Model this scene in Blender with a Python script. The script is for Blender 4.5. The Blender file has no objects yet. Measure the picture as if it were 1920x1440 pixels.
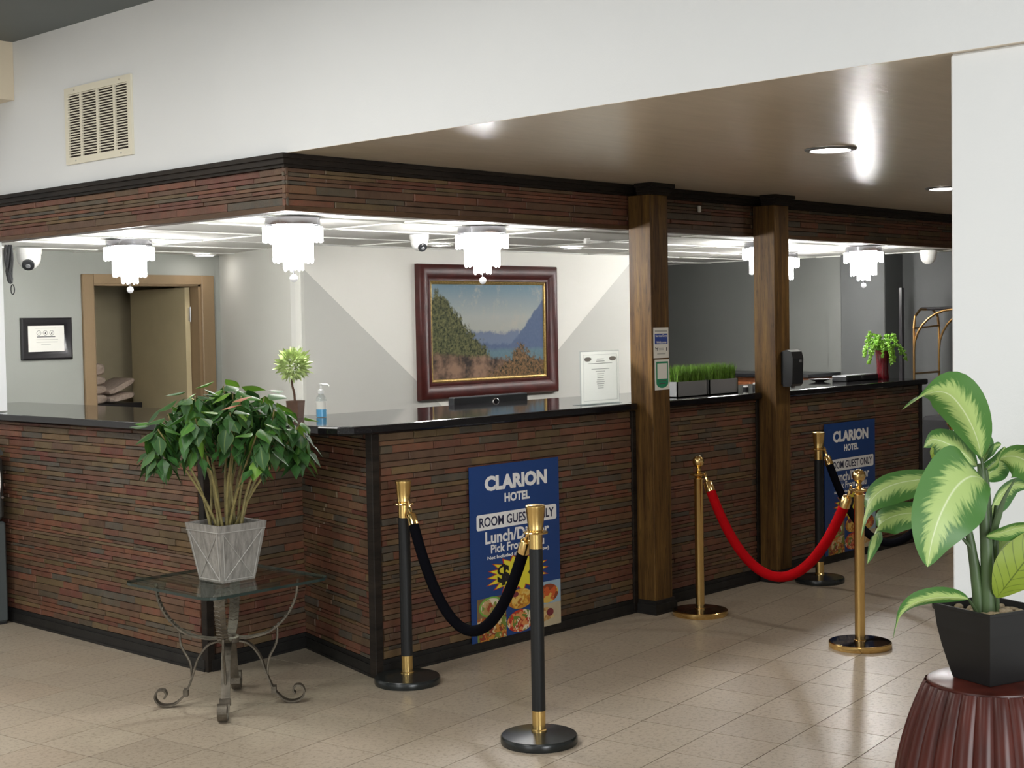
import bpy, math, random
from mathutils import Vector, Matrix, noise
random.seed(7)
SC = bpy.context.scene
COL = SC.collection
PI = math.pi
# ------------------------------------------------------------------ camera, world, light, exposure
FPX, YAW, PITCH, ROLL, CAMZ = 2702.35, math.radians(43.2119), math.radians(-2.4034), math.radians(-1.01916), 1.6
FW = Vector((math.cos(YAW)*math.cos(PITCH), math.sin(YAW)*math.cos(PITCH), math.sin(PITCH)))
RT = Vector((math.sin(YAW), -math.cos(YAW), 0)); UP = RT.cross(FW)
RT, UP = (RT*math.cos(ROLL) + UP*math.sin(ROLL)), (UP*math.cos(ROLL) - RT*math.sin(ROLL))
CAMP = Vector((0, 0, CAMZ))
cd = bpy.data.cameras.new('camera'); cam = bpy.data.objects.new('camera', cd); COL.objects.link(cam)
cd.sensor_width = 36; cd.lens = FPX/1920*36; cd.clip_start = 0.05
cam.matrix_world = Matrix(((RT.x, UP.x, -FW.x, CAMP.x), (RT.y, UP.y, -FW.y, CAMP.y), (RT.z, UP.z, -FW.z, CAMP.z), (0, 0, 0, 1)))
SC.camera = cam
W = bpy.data.worlds.new('world'); SC.world = W; W.use_nodes = True
W.node_tree.nodes['Background'].inputs[0].default_value = (0.9, 0.95, 1.0, 1); W.node_tree.nodes['Background'].inputs[1].default_value = 0.05
SC.view_settings.view_transform = 'Standard'; SC.view_settings.look = 'None'; SC.view_settings.gamma = 1
SC.view_settings.use_curve_mapping = False; SC.view_settings.exposure = 0.0
SC.cycles.max_bounces = 8; SC.cycles.sample_clamp_indirect = 10.0; SC.cycles.transparent_max_bounces = 12

def area(name, loc, size, sizey, power, rot=(0, 0, 0), color=(1, 1, 1)):
    l = bpy.data.lights.new(name, 'AREA'); l.shape = 'RECTANGLE'; l.size = size; l.size_y = sizey; l.energy = power; l.color = color
    o = bpy.data.objects.new(name, l); COL.objects.link(o); o.location = loc; o.rotation_euler = rot
    return o
LOBBY = (1.0, 0.985, 0.95)
for i, (x, y) in enumerate(((1.9, 4.4), (1.4, 1.2), (-0.8, 3.6), (-1.0, 0.2), (1.6, 7.2))):
    area('lobby_ceiling_lamp', (x, y, 3.12), 1.2, 1.2, (50, 18, 58, 24, 80)[i], color=LOBBY)
area('lobby_window_light', (-2.85, 2.2, 1.6), 3.4, 2.0, 46, rot=(0, -PI/2, 0), color=(0.93, 0.97, 1.0))

area('lobby_side_fill_light', (1.0, -2.95, 1.6), 3.2, 2.2, 230, rot=(PI/2, 0, 0), color=(0.95, 0.98, 1.0))  # added fill light out of view, brightens the counter front

# ------------------------------------------------------------------ helpers
class MB:
    def __init__(s): s.v = []; s.f = []; s.m = []; s.uv = {}
    def add(s, vs, fs, mi=0):
        b = len(s.v); s.v += [tuple(v) for v in vs]
        for f in fs: s.f.append(tuple(b+i for i in f)); s.m.append(mi)
        return s
    def box(s, x0, x1, y0, y1, z0, z1, mi=0, bev=0.0):
        if bev <= 0:
            vs = [(x, y, z) for z in (z0, z1) for y in (y0, y1) for x in (x0, x1)]
            return s.add(vs, [(0, 2, 3, 1), (4, 5, 7, 6), (0, 1, 5, 4), (2, 6, 7, 3), (0, 4, 6, 2), (1, 3, 7, 5)], mi)
        b = bev; vs = []
        for z, ins in ((z0, b), (z0+b, 0), (z1-b, 0), (z1, b)):
            i = ins
            c = b if i == 0 else 0
            X0, X1, Y0, Y1 = x0+i, x1-i, y0+i, y1-i
            vs += [(X0+c, Y0, z), (X1-c, Y0, z), (X1, Y0+c, z), (X1, Y1-c, z), (X1-c, Y1, z), (X0+c, Y1, z), (X0, Y1-c, z), (X0, Y0+c, z)]
        fs = [tuple(range(7, -1, -1)), tuple(range(24, 32))]
        for k in range(3):
            for j in range(8): fs.append((k*8+j, k*8+(j+1) % 8, k*8+8+(j+1) % 8, k*8+8+j))
        return s.add(vs, fs, mi)
    def obox(s, o, ax, ay, az, mi=0):
        o, ax, ay, az = map(Vector, (o, ax, ay, az))
        vs = [o+ax*i+ay*j+az*k for k in (0, 1) for j in (0, 1) for i in (0, 1)]
        return s.add(vs, [(0, 2, 3, 1), (4, 5, 7, 6), (0, 1, 5, 4), (2, 6, 7, 3), (0, 4, 6, 2), (1, 3, 7, 5)], mi)
    def lathe(s, prof, seg=24, c=(0, 0, 0), mi=0, cap=True):
        n = len(prof); vs = []; fs = []
        for k in range(seg):
            a = 2*PI*k/seg
            for r, z in prof: vs.append((c[0]+r*math.cos(a), c[1]+r*math.sin(a), c[2]+z))
        for k in range(seg):
            k2 = (k+1) % seg
            for i in range(n-1): fs.append((k*n+i, k2*n+i, k2*n+i+1, k*n+i+1))
        if cap:
            if prof[0][0] > 1e-5: fs.append(tuple(k*n for k in range(seg-1, -1, -1)))
            if prof[-1][0] > 1e-5: fs.append(tuple(k*n+n-1 for k in range(seg)))
        return s.add(vs, fs, mi)
    def tube(s, pts, r, seg=8, mi=0, cap=True, flat=None):
        pts = [Vector(p) for p in pts]; n = len(pts); vs = []; fs = []
        t0 = (pts[1]-pts[0]).normalized(); ref = Vector((0, 0, 1)) if abs(t0.z) < .9 else Vector((1, 0, 0))
        for i, p in enumerate(pts):
            t = (pts[min(i+1, n-1)]-pts[max(i-1, 0)]).normalized()
            a = t.cross(ref)
            if a.length < 1e-4: a = t.cross(Vector((0, 1, 0)))
            a.normalize(); b = a.cross(t).normalized(); ref = b
            rr = r[i] if isinstance(r, (list, tuple)) else r
            for k in range(seg):
                an = 2*PI*k/seg
                vs.append(p+a*rr*math.cos(an)+b*rr*math.sin(an)*(flat or 1))
        for i in range(n-1):
            for k in range(seg): fs.append((i*seg+k, i*seg+(k+1) % seg, (i+1)*seg+(k+1) % seg, (i+1)*seg+k))
        if cap: fs += [tuple(range(seg-1, -1, -1)), tuple((n-1)*seg+k for k in range(seg))]
        return s.add(vs, fs, mi)
    def strip(s, pts, nrm, w, t, mi=0):   # flat bar: width w along nrm, thickness t
        pts = [Vector(p) for p in pts]; nrm = Vector(nrm).normalized(); n = len(pts); vs = []; fs = []
        for i, p in enumerate(pts):
            tg = (pts[min(i+1, n-1)]-pts[max(i-1, 0)]).normalized(); b = tg.cross(nrm).normalized()
            for su, sv in ((-1, -1), (1, -1), (1, 1), (-1, 1)): vs.append(p+nrm*su*w/2+b*sv*t/2)
        for i in range(n-1):
            for k in range(4): fs.append((i*4+k, i*4+(k+1) % 4, i*4+4+(k+1) % 4, i*4+4+k))
        fs += [(3, 2, 1, 0), tuple((n-1)*4+k for k in range(4))]
        return s.add(vs, fs, mi)
    def prism(s, poly, z0, z1, mi=0):
        n = len(poly); vs = [(x, y, z0) for x, y in poly]+[(x, y, z1) for x, y in poly]
        fs = [tuple(range(n-1, -1, -1)), tuple(range(n, 2*n))]+[(i, (i+1) % n, n+(i+1) % n, n+i) for i in range(n)]
        return s.add(vs, fs, mi)
    def sphere(s, c, r, seg=16, rings=8, sz=1, mi=0):
        prof = [(max(1e-6, r*math.sin(PI*i/rings)), -r*sz*math.cos(PI*i/rings)) for i in range(rings+1)]
        return s.lathe(prof, seg, c, mi, cap=False)
    def frame(s, x0, x1, z0, z1, prof, y, mi=0):   # ring frame facing -y: prof = (inset, out)
        vs = []; fs = []
        for i, d in prof: vs += [(x0+i, y-d, z0+i), (x1-i, y-d, z0+i), (x1-i, y-d, z1-i), (x0+i, y-d, z1-i)]
        for k in range(len(prof)-1):
            for j in range(4): fs.append((k*4+j, k*4+(j+1) % 4, k*4+4+(j+1) % 4, k*4+4+j))
        return s.add(vs, fs, mi)
    def mesh(s, name, mats, smooth=False):
        me = bpy.data.meshes.new(name); me.from_pydata(s.v, [], s.f)
        for m in (mats if isinstance(mats, (list, tuple)) else [mats]): me.materials.append(m)
        if any(s.m): me.polygons.foreach_set('material_index', s.m)
        if smooth:
            me.polygons.foreach_set('use_smooth', [True]*len(me.polygons))
            try: me.set_sharp_from_angle(angle=math.radians(42))
            except Exception: pass
        me.update(); return me

def wm(o): return (wm(o.parent) @ o.matrix_parent_inverse @ o.matrix_basis) if o.parent else o.matrix_basis.copy()
def attach(o, parent):
    if parent is not None:
        o.parent = parent; o.matrix_parent_inverse = wm(parent).inverted()
def obj(name, mb, mats, parent=None, smooth=False, center=True):
    me = mb.mesh(name, mats, smooth)
    o = bpy.data.objects.new(name, me); COL.objects.link(o)
    if center and len(me.vertices):
        xs = [v.co for v in me.vertices]
        c = Vector([(min(v[i] for v in xs)+max(v[i] for v in xs))/2 for i in range(3)])
        if parent is None: c.z = min(v.z for v in xs)
        me.transform(Matrix.Translation(-c)); o.location = c
    attach(o, parent); return o
def inst(name, me, parent, mw):
    o = bpy.data.objects.new(name, me); COL.objects.link(o); o.matrix_basis = mw
    attach(o, parent); return o
def tag(o, label=None, cat=None, group=None, kind=None):
    if label: o['label'] = label
    if cat: o['category'] = cat
    if group: o['group'] = group
    if kind: o['kind'] = kind
    return o
def thing(name, label, cat, loc=(0, 0, 0), rotz=0, group=None):
    o = bpy.data.objects.new(name, None); COL.objects.link(o); o.empty_display_size = .1
    o.location = loc; o.rotation_euler = (0, 0, rotz); o.matrix_basis = Matrix.Translation(loc) @ Matrix.Rotation(rotz, 4, 'Z')
    return tag(o, label, cat, group)
def struct(name, mb, m, smooth=False): return tag(obj(name, mb, m, None, smooth), kind='structure')
def dup(o, parent=None):
    c = o.copy(); COL.objects.link(c); c.parent = parent
    for ch in list(o.children): dup(ch, c)
    return c
def place(o, loc, rotz=0, label=None):
    o.matrix_basis = Matrix.Translation(loc) @ Matrix.Rotation(rotz, 4, 'Z')
    if label: o['label'] = label
    return o

def spline(pts, n):
    pts = [Vector(p) for p in pts]; out = []; m = len(pts)-1
    for i in range(n):
        s = i/(n-1)*m; k = min(int(s), m-1); f = s-k
        p0, p1, p2, p3 = pts[max(k-1, 0)], pts[k], pts[k+1], pts[min(k+2, m)]
        out.append(.5*((2*p1)+(p2-p0)*f+(2*p0-5*p1+4*p2-p3)*f*f+(3*p1-p0-3*p2+p3)*f**3))
    return out

# ------------------------------------------------------------------ materials
def nt(name):
    m = bpy.data.materials.new(name); m.use_nodes = True; t = m.node_tree; return m, t, t.nodes['Principled BSDF']
def c4(c): return (c[0], c[1], c[2], 1)
def N(t, kind, **kw):
    n = t.nodes.new(kind)
    for k, v in kw.items():
        if k in n.inputs: n.inputs[k].default_value = v
        else: setattr(n, k, v)
    return n
def mixc(t, fac, a, b, mode='MIX'):
    n = t.nodes.new('ShaderNodeMix'); n.data_type = 'RGBA'; n.blend_type = mode
    for i, v in ((0, fac), (6, a), (7, b)):
        if hasattr(v, 'links'): t.links.new(v, n.inputs[i])
        elif i == 0: n.inputs[i].default_value = v
        else: n.inputs[i].default_value = c4(v)
    return n.outputs[2]
def ramp(t, fac, stops, interp='LINEAR'):
    n = t.nodes.new('ShaderNodeValToRGB'); cr = n.color_ramp; cr.interpolation = interp
    while len(cr.elements) < len(stops): cr.elements.new(.5)
    for e, (p, c) in zip(cr.elements, stops): e.position = p; e.color = c4(c) if not isinstance(c, (int, float)) else (c, c, c, 1)
    t.links.new(fac, n.inputs[0]); return n.outputs[0]
def math_(t, op, a, b=0.0):
    n = t.nodes.new('ShaderNodeMath'); n.operation = op
    for i, v in ((0, a), (1, b)):
        if hasattr(v, 'links'): t.links.new(v, n.inputs[i])
        else: n.inputs[i].default_value = v
    return n.outputs[0]
def bump(t, b, h, strength, dist=.01):
    n = N(t, 'ShaderNodeBump', Strength=strength, Distance=dist); t.links.new(h, n.inputs['Height']); t.links.new(n.outputs[0], b.inputs['Normal'])
def noise_(t, scale, detail=3, rough=.6, vec=None, stretch=None):
    n = N(t, 'ShaderNodeTexNoise', Scale=scale, Detail=detail, Roughness=rough)
    if vec is None:
        vec = t.nodes.new('ShaderNodeTexCoord').outputs['Object']
    if stretch:
        mp = t.nodes.new('ShaderNodeMapping'); mp.inputs['Scale'].default_value = stretch; t.links.new(vec, mp.inputs[0]); vec = mp.outputs[0]
    t.links.new(vec, n.inputs['Vector']); return n.outputs[0]
def simple(name, col, rough=.5, metal=0, var=0, scale=8, bmp=0, bscale=60, spec=.5, coat=0, stretch=None, sheen=0, trans=0, emit=0):
    m, t, b = nt(name)
    b.inputs['Roughness'].default_value = rough; b.inputs['Metallic'].default_value = metal; b.inputs['Specular IOR Level'].default_value = spec
    b.inputs['Coat Weight'].default_value = coat; b.inputs['Sheen Weight'].default_value = sheen; b.inputs['Transmission Weight'].default_value = trans
    if emit: b.inputs['Emission Color'].default_value = c4(col); b.inputs['Emission Strength'].default_value = emit
    fac = ramp(t, noise_(t, scale, stretch=stretch), [(.3, 0), (.7, 1)])
    t.links.new(mixc(t, fac, [x*(1-var) for x in col], [min(1, x*(1+var)) for x in col]), b.inputs['Base Color'])
    if bmp: bump(t, b, noise_(t, bscale), bmp)
    return m
BR = [(0, (.17, .052, .032)), (.1, (.22, .075, .04)), (.2, (.11, .058, .036)), (.3, (.13, .085, .045)), (.4, (.21, .07, .04)), (.5, (.14, .07, .04)),
      (.59, (.14, .105, .045)), (.68, (.085, .085, .062)), (.75, (.20, .10, .05)), (.83, (.15, .035, .028)), (.89, (.065, .078, .068)), (.95, (.19, .125, .05))]
def brick_mat(name, attr):
    m, t, b = nt(name)
    if attr: f = N(t, 'ShaderNodeAttribute', attribute_name='shade').outputs['Fac']
    else: f = t.nodes.new('ShaderNodeObjectInfo').outputs['Random']
    c = ramp(t, f, BR, 'CONSTANT')
    g = t.nodes.new('ShaderNodeNewGeometry').outputs['Position']
    c = mixc(t, ramp(t, noise_(t, 22, 4, .65, g), [(.35, 0), (.8, .7)]), c, (.15, .10, .06))
    n2 = noise_(t, 9, 3, .6, g)
    c = mixc(t, 1, c, ramp(t, n2, [(.25, .66), (.75, 1.25)]), 'MULTIPLY')
    c = mixc(t, .25, c, (.12, .07, .042)); c = mixc(t, 1, c, (.88, .85, .83), 'MULTIPLY')
    t.links.new(c, b.inputs['Base Color']); b.inputs['Roughness'].default_value = .55
    bump(t, b, noise_(t, 60, 4, .7, g), .5, .006); return m
M = {}
M['brick'] = brick_mat('slate_brick', False); M['brick_stuff'] = brick_mat('slate_brick_far', True)
M['backing'] = simple('dark_grout', (.085, .06, .042), .8, var=.2)
def floor_mat():
    m, t, b = nt('speckled_vinyl_tile'); g = t.nodes.new('ShaderNodeNewGeometry').outputs['Position']
    r = t.nodes.new('ShaderNodeObjectInfo').outputs['Random']
    c = ramp(t, r, [(0, (.38, .32, .245)), (.5, (.43, .363, .278)), (.8, (.41, .352, .27)), (1, (.41, .335, .252))])
    c = mixc(t, ramp(t, noise_(t, 55, 4, .7, g), [(.36, .55), (.5, 0)]), c, (.17, .125, .085))
    c = mixc(t, ramp(t, noise_(t, 130, 2, .6, g), [(.62, 0), (.72, .5)]), c, (.58, .5, .4))
    c = mixc(t, 1, c, ramp(t, noise_(t, 1.3, 3, .6, g), [(.3, .93), (.7, 1.04)]), 'MULTIPLY')
    t.links.new(c, b.inputs['Base Color']); b.inputs['Specular IOR Level'].default_value = .35
    t.links.new(ramp(t, noise_(t, 3, 3, .6, g), [(.3, .3), (.7, .38)]), b.inputs['Roughness'])
    bump(t, b, noise_(t, 18, 3, .6, g), .06, .004); return m
M['tile'] = floor_mat(); M['grout'] = simple('tile_joint', (.07, .052, .038), .8)
M['white_wall'] = simple('white_wall_paint', (.74, .755, .76), .55, var=.012, scale=2, bmp=.05, bscale=140)
M['beige'] = simple('beige_beam_paint', (.66, .57, .43), .6, var=.02)
M['grey_wall'] = simple('cool_grey_wall_paint', (.30, .312, .282), .55, var=.015, scale=2, bmp=.04, bscale=140)
M['dim_wall'] = simple('slate_grey_wall_paint', (.135, .14, .128), .6, var=.03, scale=2)
M['pale_wall'] = simple('pale_grey_wall_paint', (.56, .56, .51), .55, var=.015, scale=2)
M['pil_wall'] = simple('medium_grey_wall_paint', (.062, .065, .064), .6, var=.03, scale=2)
M['dark_ceil'] = simple('dark_grey_ceiling_paint', (.115, .13, .132), .6, var=.05, scale=1.5)
def soffit_mat():
    m, t, b = nt('glossy_taupe_ceiling_paint'); g = t.nodes.new('ShaderNodeNewGeometry').outputs['Position']
    c = mixc(t, ramp(t, noise_(t, 4, 4, .6, g, (1, 5, 1)), [(.3, 0), (.7, 1)]), (.60, .515, .405), (.69, .595, .475))
    t.links.new(c, b.inputs['Base Color']); b.inputs['Roughness'].default_value = .29; b.inputs['Specular IOR Level'].default_value = 1.0
    h = math_(t, 'ADD', noise_(t, 3, 4, .55, g, (1, 6, 1)), math_(t, 'MULTIPLY', noise_(t, 160, 2, .6, g), .12))
    bump(t, b, h, .1, .03); return m
M['soffit'] = soffit_mat()
def wall_two():
    m, t, b = nt('two_tone_wall_paint'); g = N(t, 'ShaderNodeSeparateXYZ'); p = t.nodes.new('ShaderNodeNewGeometry').outputs['Position']
    t.links.new(p, g.inputs[0]); x, z = g.outputs[0], g.outputs[2]
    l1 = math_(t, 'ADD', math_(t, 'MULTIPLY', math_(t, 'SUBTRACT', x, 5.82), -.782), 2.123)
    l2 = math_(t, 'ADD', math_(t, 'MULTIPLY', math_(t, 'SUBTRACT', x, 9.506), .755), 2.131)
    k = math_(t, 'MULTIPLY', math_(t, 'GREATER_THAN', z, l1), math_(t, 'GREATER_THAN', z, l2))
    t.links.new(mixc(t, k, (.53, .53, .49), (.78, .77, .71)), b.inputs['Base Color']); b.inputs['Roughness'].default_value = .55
    bump(t, b, noise_(t, 140, 2), .04); return m
M['two_tone'] = wall_two()
def wood_mat(name, c0, c1, rough=.4, vert=True, scale=9, spec=.4):
    m, t, b = nt(name); g = t.nodes.new('ShaderNodeNewGeometry').outputs['Position']
    st = (6, 6, .35) if vert else (.5, .5, 6)
    n = noise_(t, scale, 5, .65, g, st)
    c = ramp(t, n, [(.3, c0), (.52, [(a+b_)/2 for a, b_ in zip(c0, c1)]), (.68, c1)])
    c = mixc(t, ramp(t, noise_(t, 30, 3, .6, g, st), [(.55, 0), (.7, .75)]), c, [x*.3 for x in c0])
    t.links.new(c, b.inputs['Base Color']); b.inputs['Roughness'].default_value = rough; b.inputs['Specular IOR Level'].default_value = spec
    bump(t, b, n, .25, .004); return m
M['oak'] = wood_mat('stained_oak', (.05, .022, .008), (.19, .105, .028), .5, True, 5, .25)
M['trim'] = wood_mat('dark_stained_trim', (.010, .008, .007), (.028, .021, .016), .5, False, 4, .2)
M['trim_lit'] = wood_mat('chandelier_lit_trim', (.07, .036, .018), (.14, .075, .036), .45, False, 4)  # lower header moulding: warm chandelier light put into a browner, lighter colour
M['base'] = simple('black_cove_base', (.017, .016, .015), .5, spec=.3, var=.3, scale=12, bmp=.1)
M['granite'] = simple('black_polished_granite', (.008, .007, .008), .07, var=.6, scale=200, spec=.35)
M['ctile'] = simple('ceiling_tile_white', (.74, .735, .69), .8, var=.02, scale=40, bmp=.15, bscale=220)
M['tbar'] = simple('ceiling_grid_white', (.66, .66, .62), .5)
M['chrome'] = simple('chrome', (.42, .42, .46), .1, 1)
M['gold'] = simple('polished_brass', (.80, .57, .24), .17, 1, var=.04)
M['gold_dark'] = simple('brass_dark_reflection', (.12, .07, .035), .07, 1, var=.2, scale=5)  # brass base top with its dark reflection put into the colour
M['brush_gold'] = simple('brushed_brass', (.76, .54, .21), .26, 1, var=.06, stretch=(40, 40, 1))
M['black_pole'] = simple('satin_black_paint', (.011, .012, .013), .45, spec=.35)
M['black_base'] = simple('black_stanchion_base', (.014, .017, .017), .24, spec=.5)
M['black_rope'] = simple('black_velvet', (.004, .004, .006), .95, spec=.04, sheen=.0, bmp=.2, bscale=300)
M['red_rope'] = simple('red_velvet', (.40, .003, .006), .85, spec=.06, sheen=.0, var=.12, bmp=.2, bscale=300)
M['cream'] = simple('cream_enamel', (.74, .70, .57), .5)
M['dark'] = simple('vent_dark', (.035, .025, .022), .9)
M['cherry'] = simple('cherry_lacquer_frame', (.06, .010, .008), .42, var=.3, scale=10)
M['black_frame'] = simple('black_lacquer_frame', (.012, .011, .013), .3)
M['goldleaf'] = simple('gold_leaf_bead', (.38, .26, .09), .4, .7, var=.4, scale=80)
M['paper'] = simple('white_paper', (.80, .79, .73), .7)
m_, t_, b_ = nt('thin_certificate_paper'); b_.inputs['Base Color'].default_value = (.82, .81, .75, 1); b_.inputs['Roughness'].default_value = .7
tl_ = t_.nodes.new('ShaderNodeBsdfTranslucent'); tl_.inputs[0].default_value = (.82, .81, .75, 1); ms_ = t_.nodes.new('ShaderNodeMixShader'); ms_.inputs[0].default_value = .5
t_.links.new(b_.outputs[0], ms_.inputs[1]); t_.links.new(tl_.outputs[0], ms_.inputs[2]); t_.links.new(ms_.outputs[0], t_.nodes['Material Output'].inputs['Surface']); M['thin_paper'] = m_
M['ink'] = simple('grey_ink', (.10, .10, .10), .8); M['ink2'] = simple('faint_grey_ink', (.45, .45, .42), .8)
M['black_plastic'] = simple('black_plastic', (.018, .019, .021), .3)
M['grey_plastic'] = simple('grey_plastic', (.16, .165, .17), .45)
M['white_plastic'] = simple('white_plastic', (.78, .78, .75), .4)
M['silver'] = simple('brushed_silver', (.6, .6, .6), .25, 1)
M['doorframe'] = simple('tan_door_casing', (.235, .16, .085), .5, var=.06, stretch=(1, 1, .1))
M['doorleaf'] = simple('beige_door_paint', (.50, .42, .25), .55, var=.03)
M['closet'] = simple('beige_closet_paint', (.42, .36, .23), .7, var=.03)
M['towel'] = simple('taupe_terry_towel', (.50, .40, .33), .95, var=.15, scale=40, bmp=.6, bscale=150)
M['blue'] = simple('poster_royal_blue', (.012, .055, .22), .4); M['pwhite'] = simple('poster_white', (.9, .9, .9), .45)
M['navytext'] = simple('poster_navy_text', (.02, .025, .07), .5); M['yellow'] = simple('poster_yellow', (.83, .74, .05), .45)
M['redink'] = simple('poster_red', (.55, .06, .02), .45); M['pblack'] = simple('poster_black', (.012, .012, .012), .5)
M['iron'] = simple('weathered_iron', (.115, .098, .075), .5, .6, var=.35, scale=20, bmp=.3)
M['wash'] = simple('whitewashed_wood', (.25, .235, .215), .8, var=.3, scale=18, stretch=(4, 4, .4), bmp=.3)
M['wash_light'] = simple('pale_scratched_wood', (.36, .345, .32), .8, var=.1)
M['soil'] = simple('potting_soil', (.035, .022, .014), .95, var=.4, scale=40, bmp=.8)
M['stem'] = simple('green_brown_stem', (.24, .20, .075), .6, var=.35, scale=25)
M['bark'] = simple('topiary_bark', (.10, .05, .03), .8, var=.3, scale=30)
M['pebble'] = simple('tan_pebble', (.36, .27, .17), .6, var=.4, scale=9)
M['drum'] = simple('mahogany_lacquer', (.055, .010, .006), .3, var=.5, scale=3, stretch=(3, 3, 1), spec=.3)
M['potblack'] = simple('satin_black_pot', (.008, .0075, .0075), .5, spec=.3)
M['planter'] = simple('pewter_planter', (.27, .275, .28), .4, .1)
M['vase'] = simple('oxblood_glaze', (.10, .006, .01), .12)
M['cardboard'] = simple('brown_ceramic_pot', (.12, .065, .042), .45, var=.25, scale=18)
M['credenza'] = wood_mat('reddish_wood', (.16, .052, .02), (.28, .10, .04), .4, False, 4)
M['green_sign'] = simple('sign_green', (.02, .27, .13), .5); M['sign_blue'] = simple('sign_blue', (.03, .07, .33), .5)
M['atm_dark'] = simple('charcoal_panel', (.055, .056, .053), .45); M['atm_grey'] = simple('slate_cabinet', (.075, .088, .09), .5)
M['purple'] = simple('violet_fascia', (.20, .17, .24), .4)
M['tube_gold'] = simple('antique_brass_tube', (.34, .20, .075), .35, 1)
M['carpet'] = simple('black_cart_carpet', (.012, .012, .013), .95)

def glass_mat(name, col, alpha, rough=.05):
    m, t, b = nt(name); tr = t.nodes.new('ShaderNodeBsdfTransparent'); tr.inputs[0].default_value = c4(col)
    gl = t.nodes.new('ShaderNodeBsdfGlossy'); gl.inputs['Roughness'].default_value = rough; gl.inputs[0].default_value = (.9, .95, .93, 1)
    fr = t.nodes.new('ShaderNodeLayerWeight'); fr.inputs[0].default_value = .5; fq = math_(t, 'MULTIPLY', math_(t, 'POWER', fr.outputs['Facing'], 5.0), .55)
    ms = t.nodes.new('ShaderNodeMixShader'); t.links.new(math_(t, 'ADD', fq, alpha+.015), ms.inputs[0])
    t.links.new(tr.outputs[0], ms.inputs[1]); t.links.new(gl.outputs[0], ms.inputs[2])
    t.links.new(ms.outputs[0], t.nodes['Material Output'].inputs['Surface']); return m
M['glass'] = glass_mat('smoked_table_glass', (.86, .90, .88), .0, .03)
M['glass_edge'] = simple('table_glass_edge', (.02, .035, .032), .12)
M['clear'] = glass_mat('clear_plastic', (.93, .96, .97), .05); M['gel'] = simple('blue_sanitizer_gel', (.16, .50, .82), .15)
M['crystal_ball'] = simple('crystal_ball', (.8, .8, .82), .08, .35, emit=.35)
def emit_mat(name, col, s):
    m, t, b = nt(name); b.inputs['Base Color'].default_value = c4(col); b.inputs['Emission Color'].default_value = c4(col); b.inputs['Emission Strength'].default_value = s; return m
M['glow'] = emit_mat('chandelier_led_core', (1, .985, .96), 300)
M['downlight'] = emit_mat('downlight_lens', (1, .95, .9), 110)
M['downlight_dim'] = emit_mat('office_downlight_lens', (1, .95, .93), 25)
def crystal_mat():
    m, t, b = nt('lit_crystal'); tr = t.nodes.new('ShaderNodeBsdfTransparent'); em = t.nodes.new('ShaderNodeEmission')
    em.inputs[0].default_value = (1, .99, .98, 1); em.inputs[1].default_value = 2.2
    gl = t.nodes.new('ShaderNodeBsdfGlossy'); gl.inputs['Roughness'].default_value = .08
    a = t.nodes.new('ShaderNodeAddShader'); t.links.new(em.outputs[0], a.inputs[0]); t.links.new(gl.outputs[0], a.inputs[1])
    ms = t.nodes.new('ShaderNodeMixShader'); ms.inputs[0].default_value = .45
    t.links.new(tr.outputs[0], ms.inputs[1]); t.links.new(a.outputs[0], ms.inputs[2])
    t.links.new(ms.outputs[0], t.nodes['Material Output'].inputs['Surface']); return m
M['crystal'] = crystal_mat()
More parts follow.
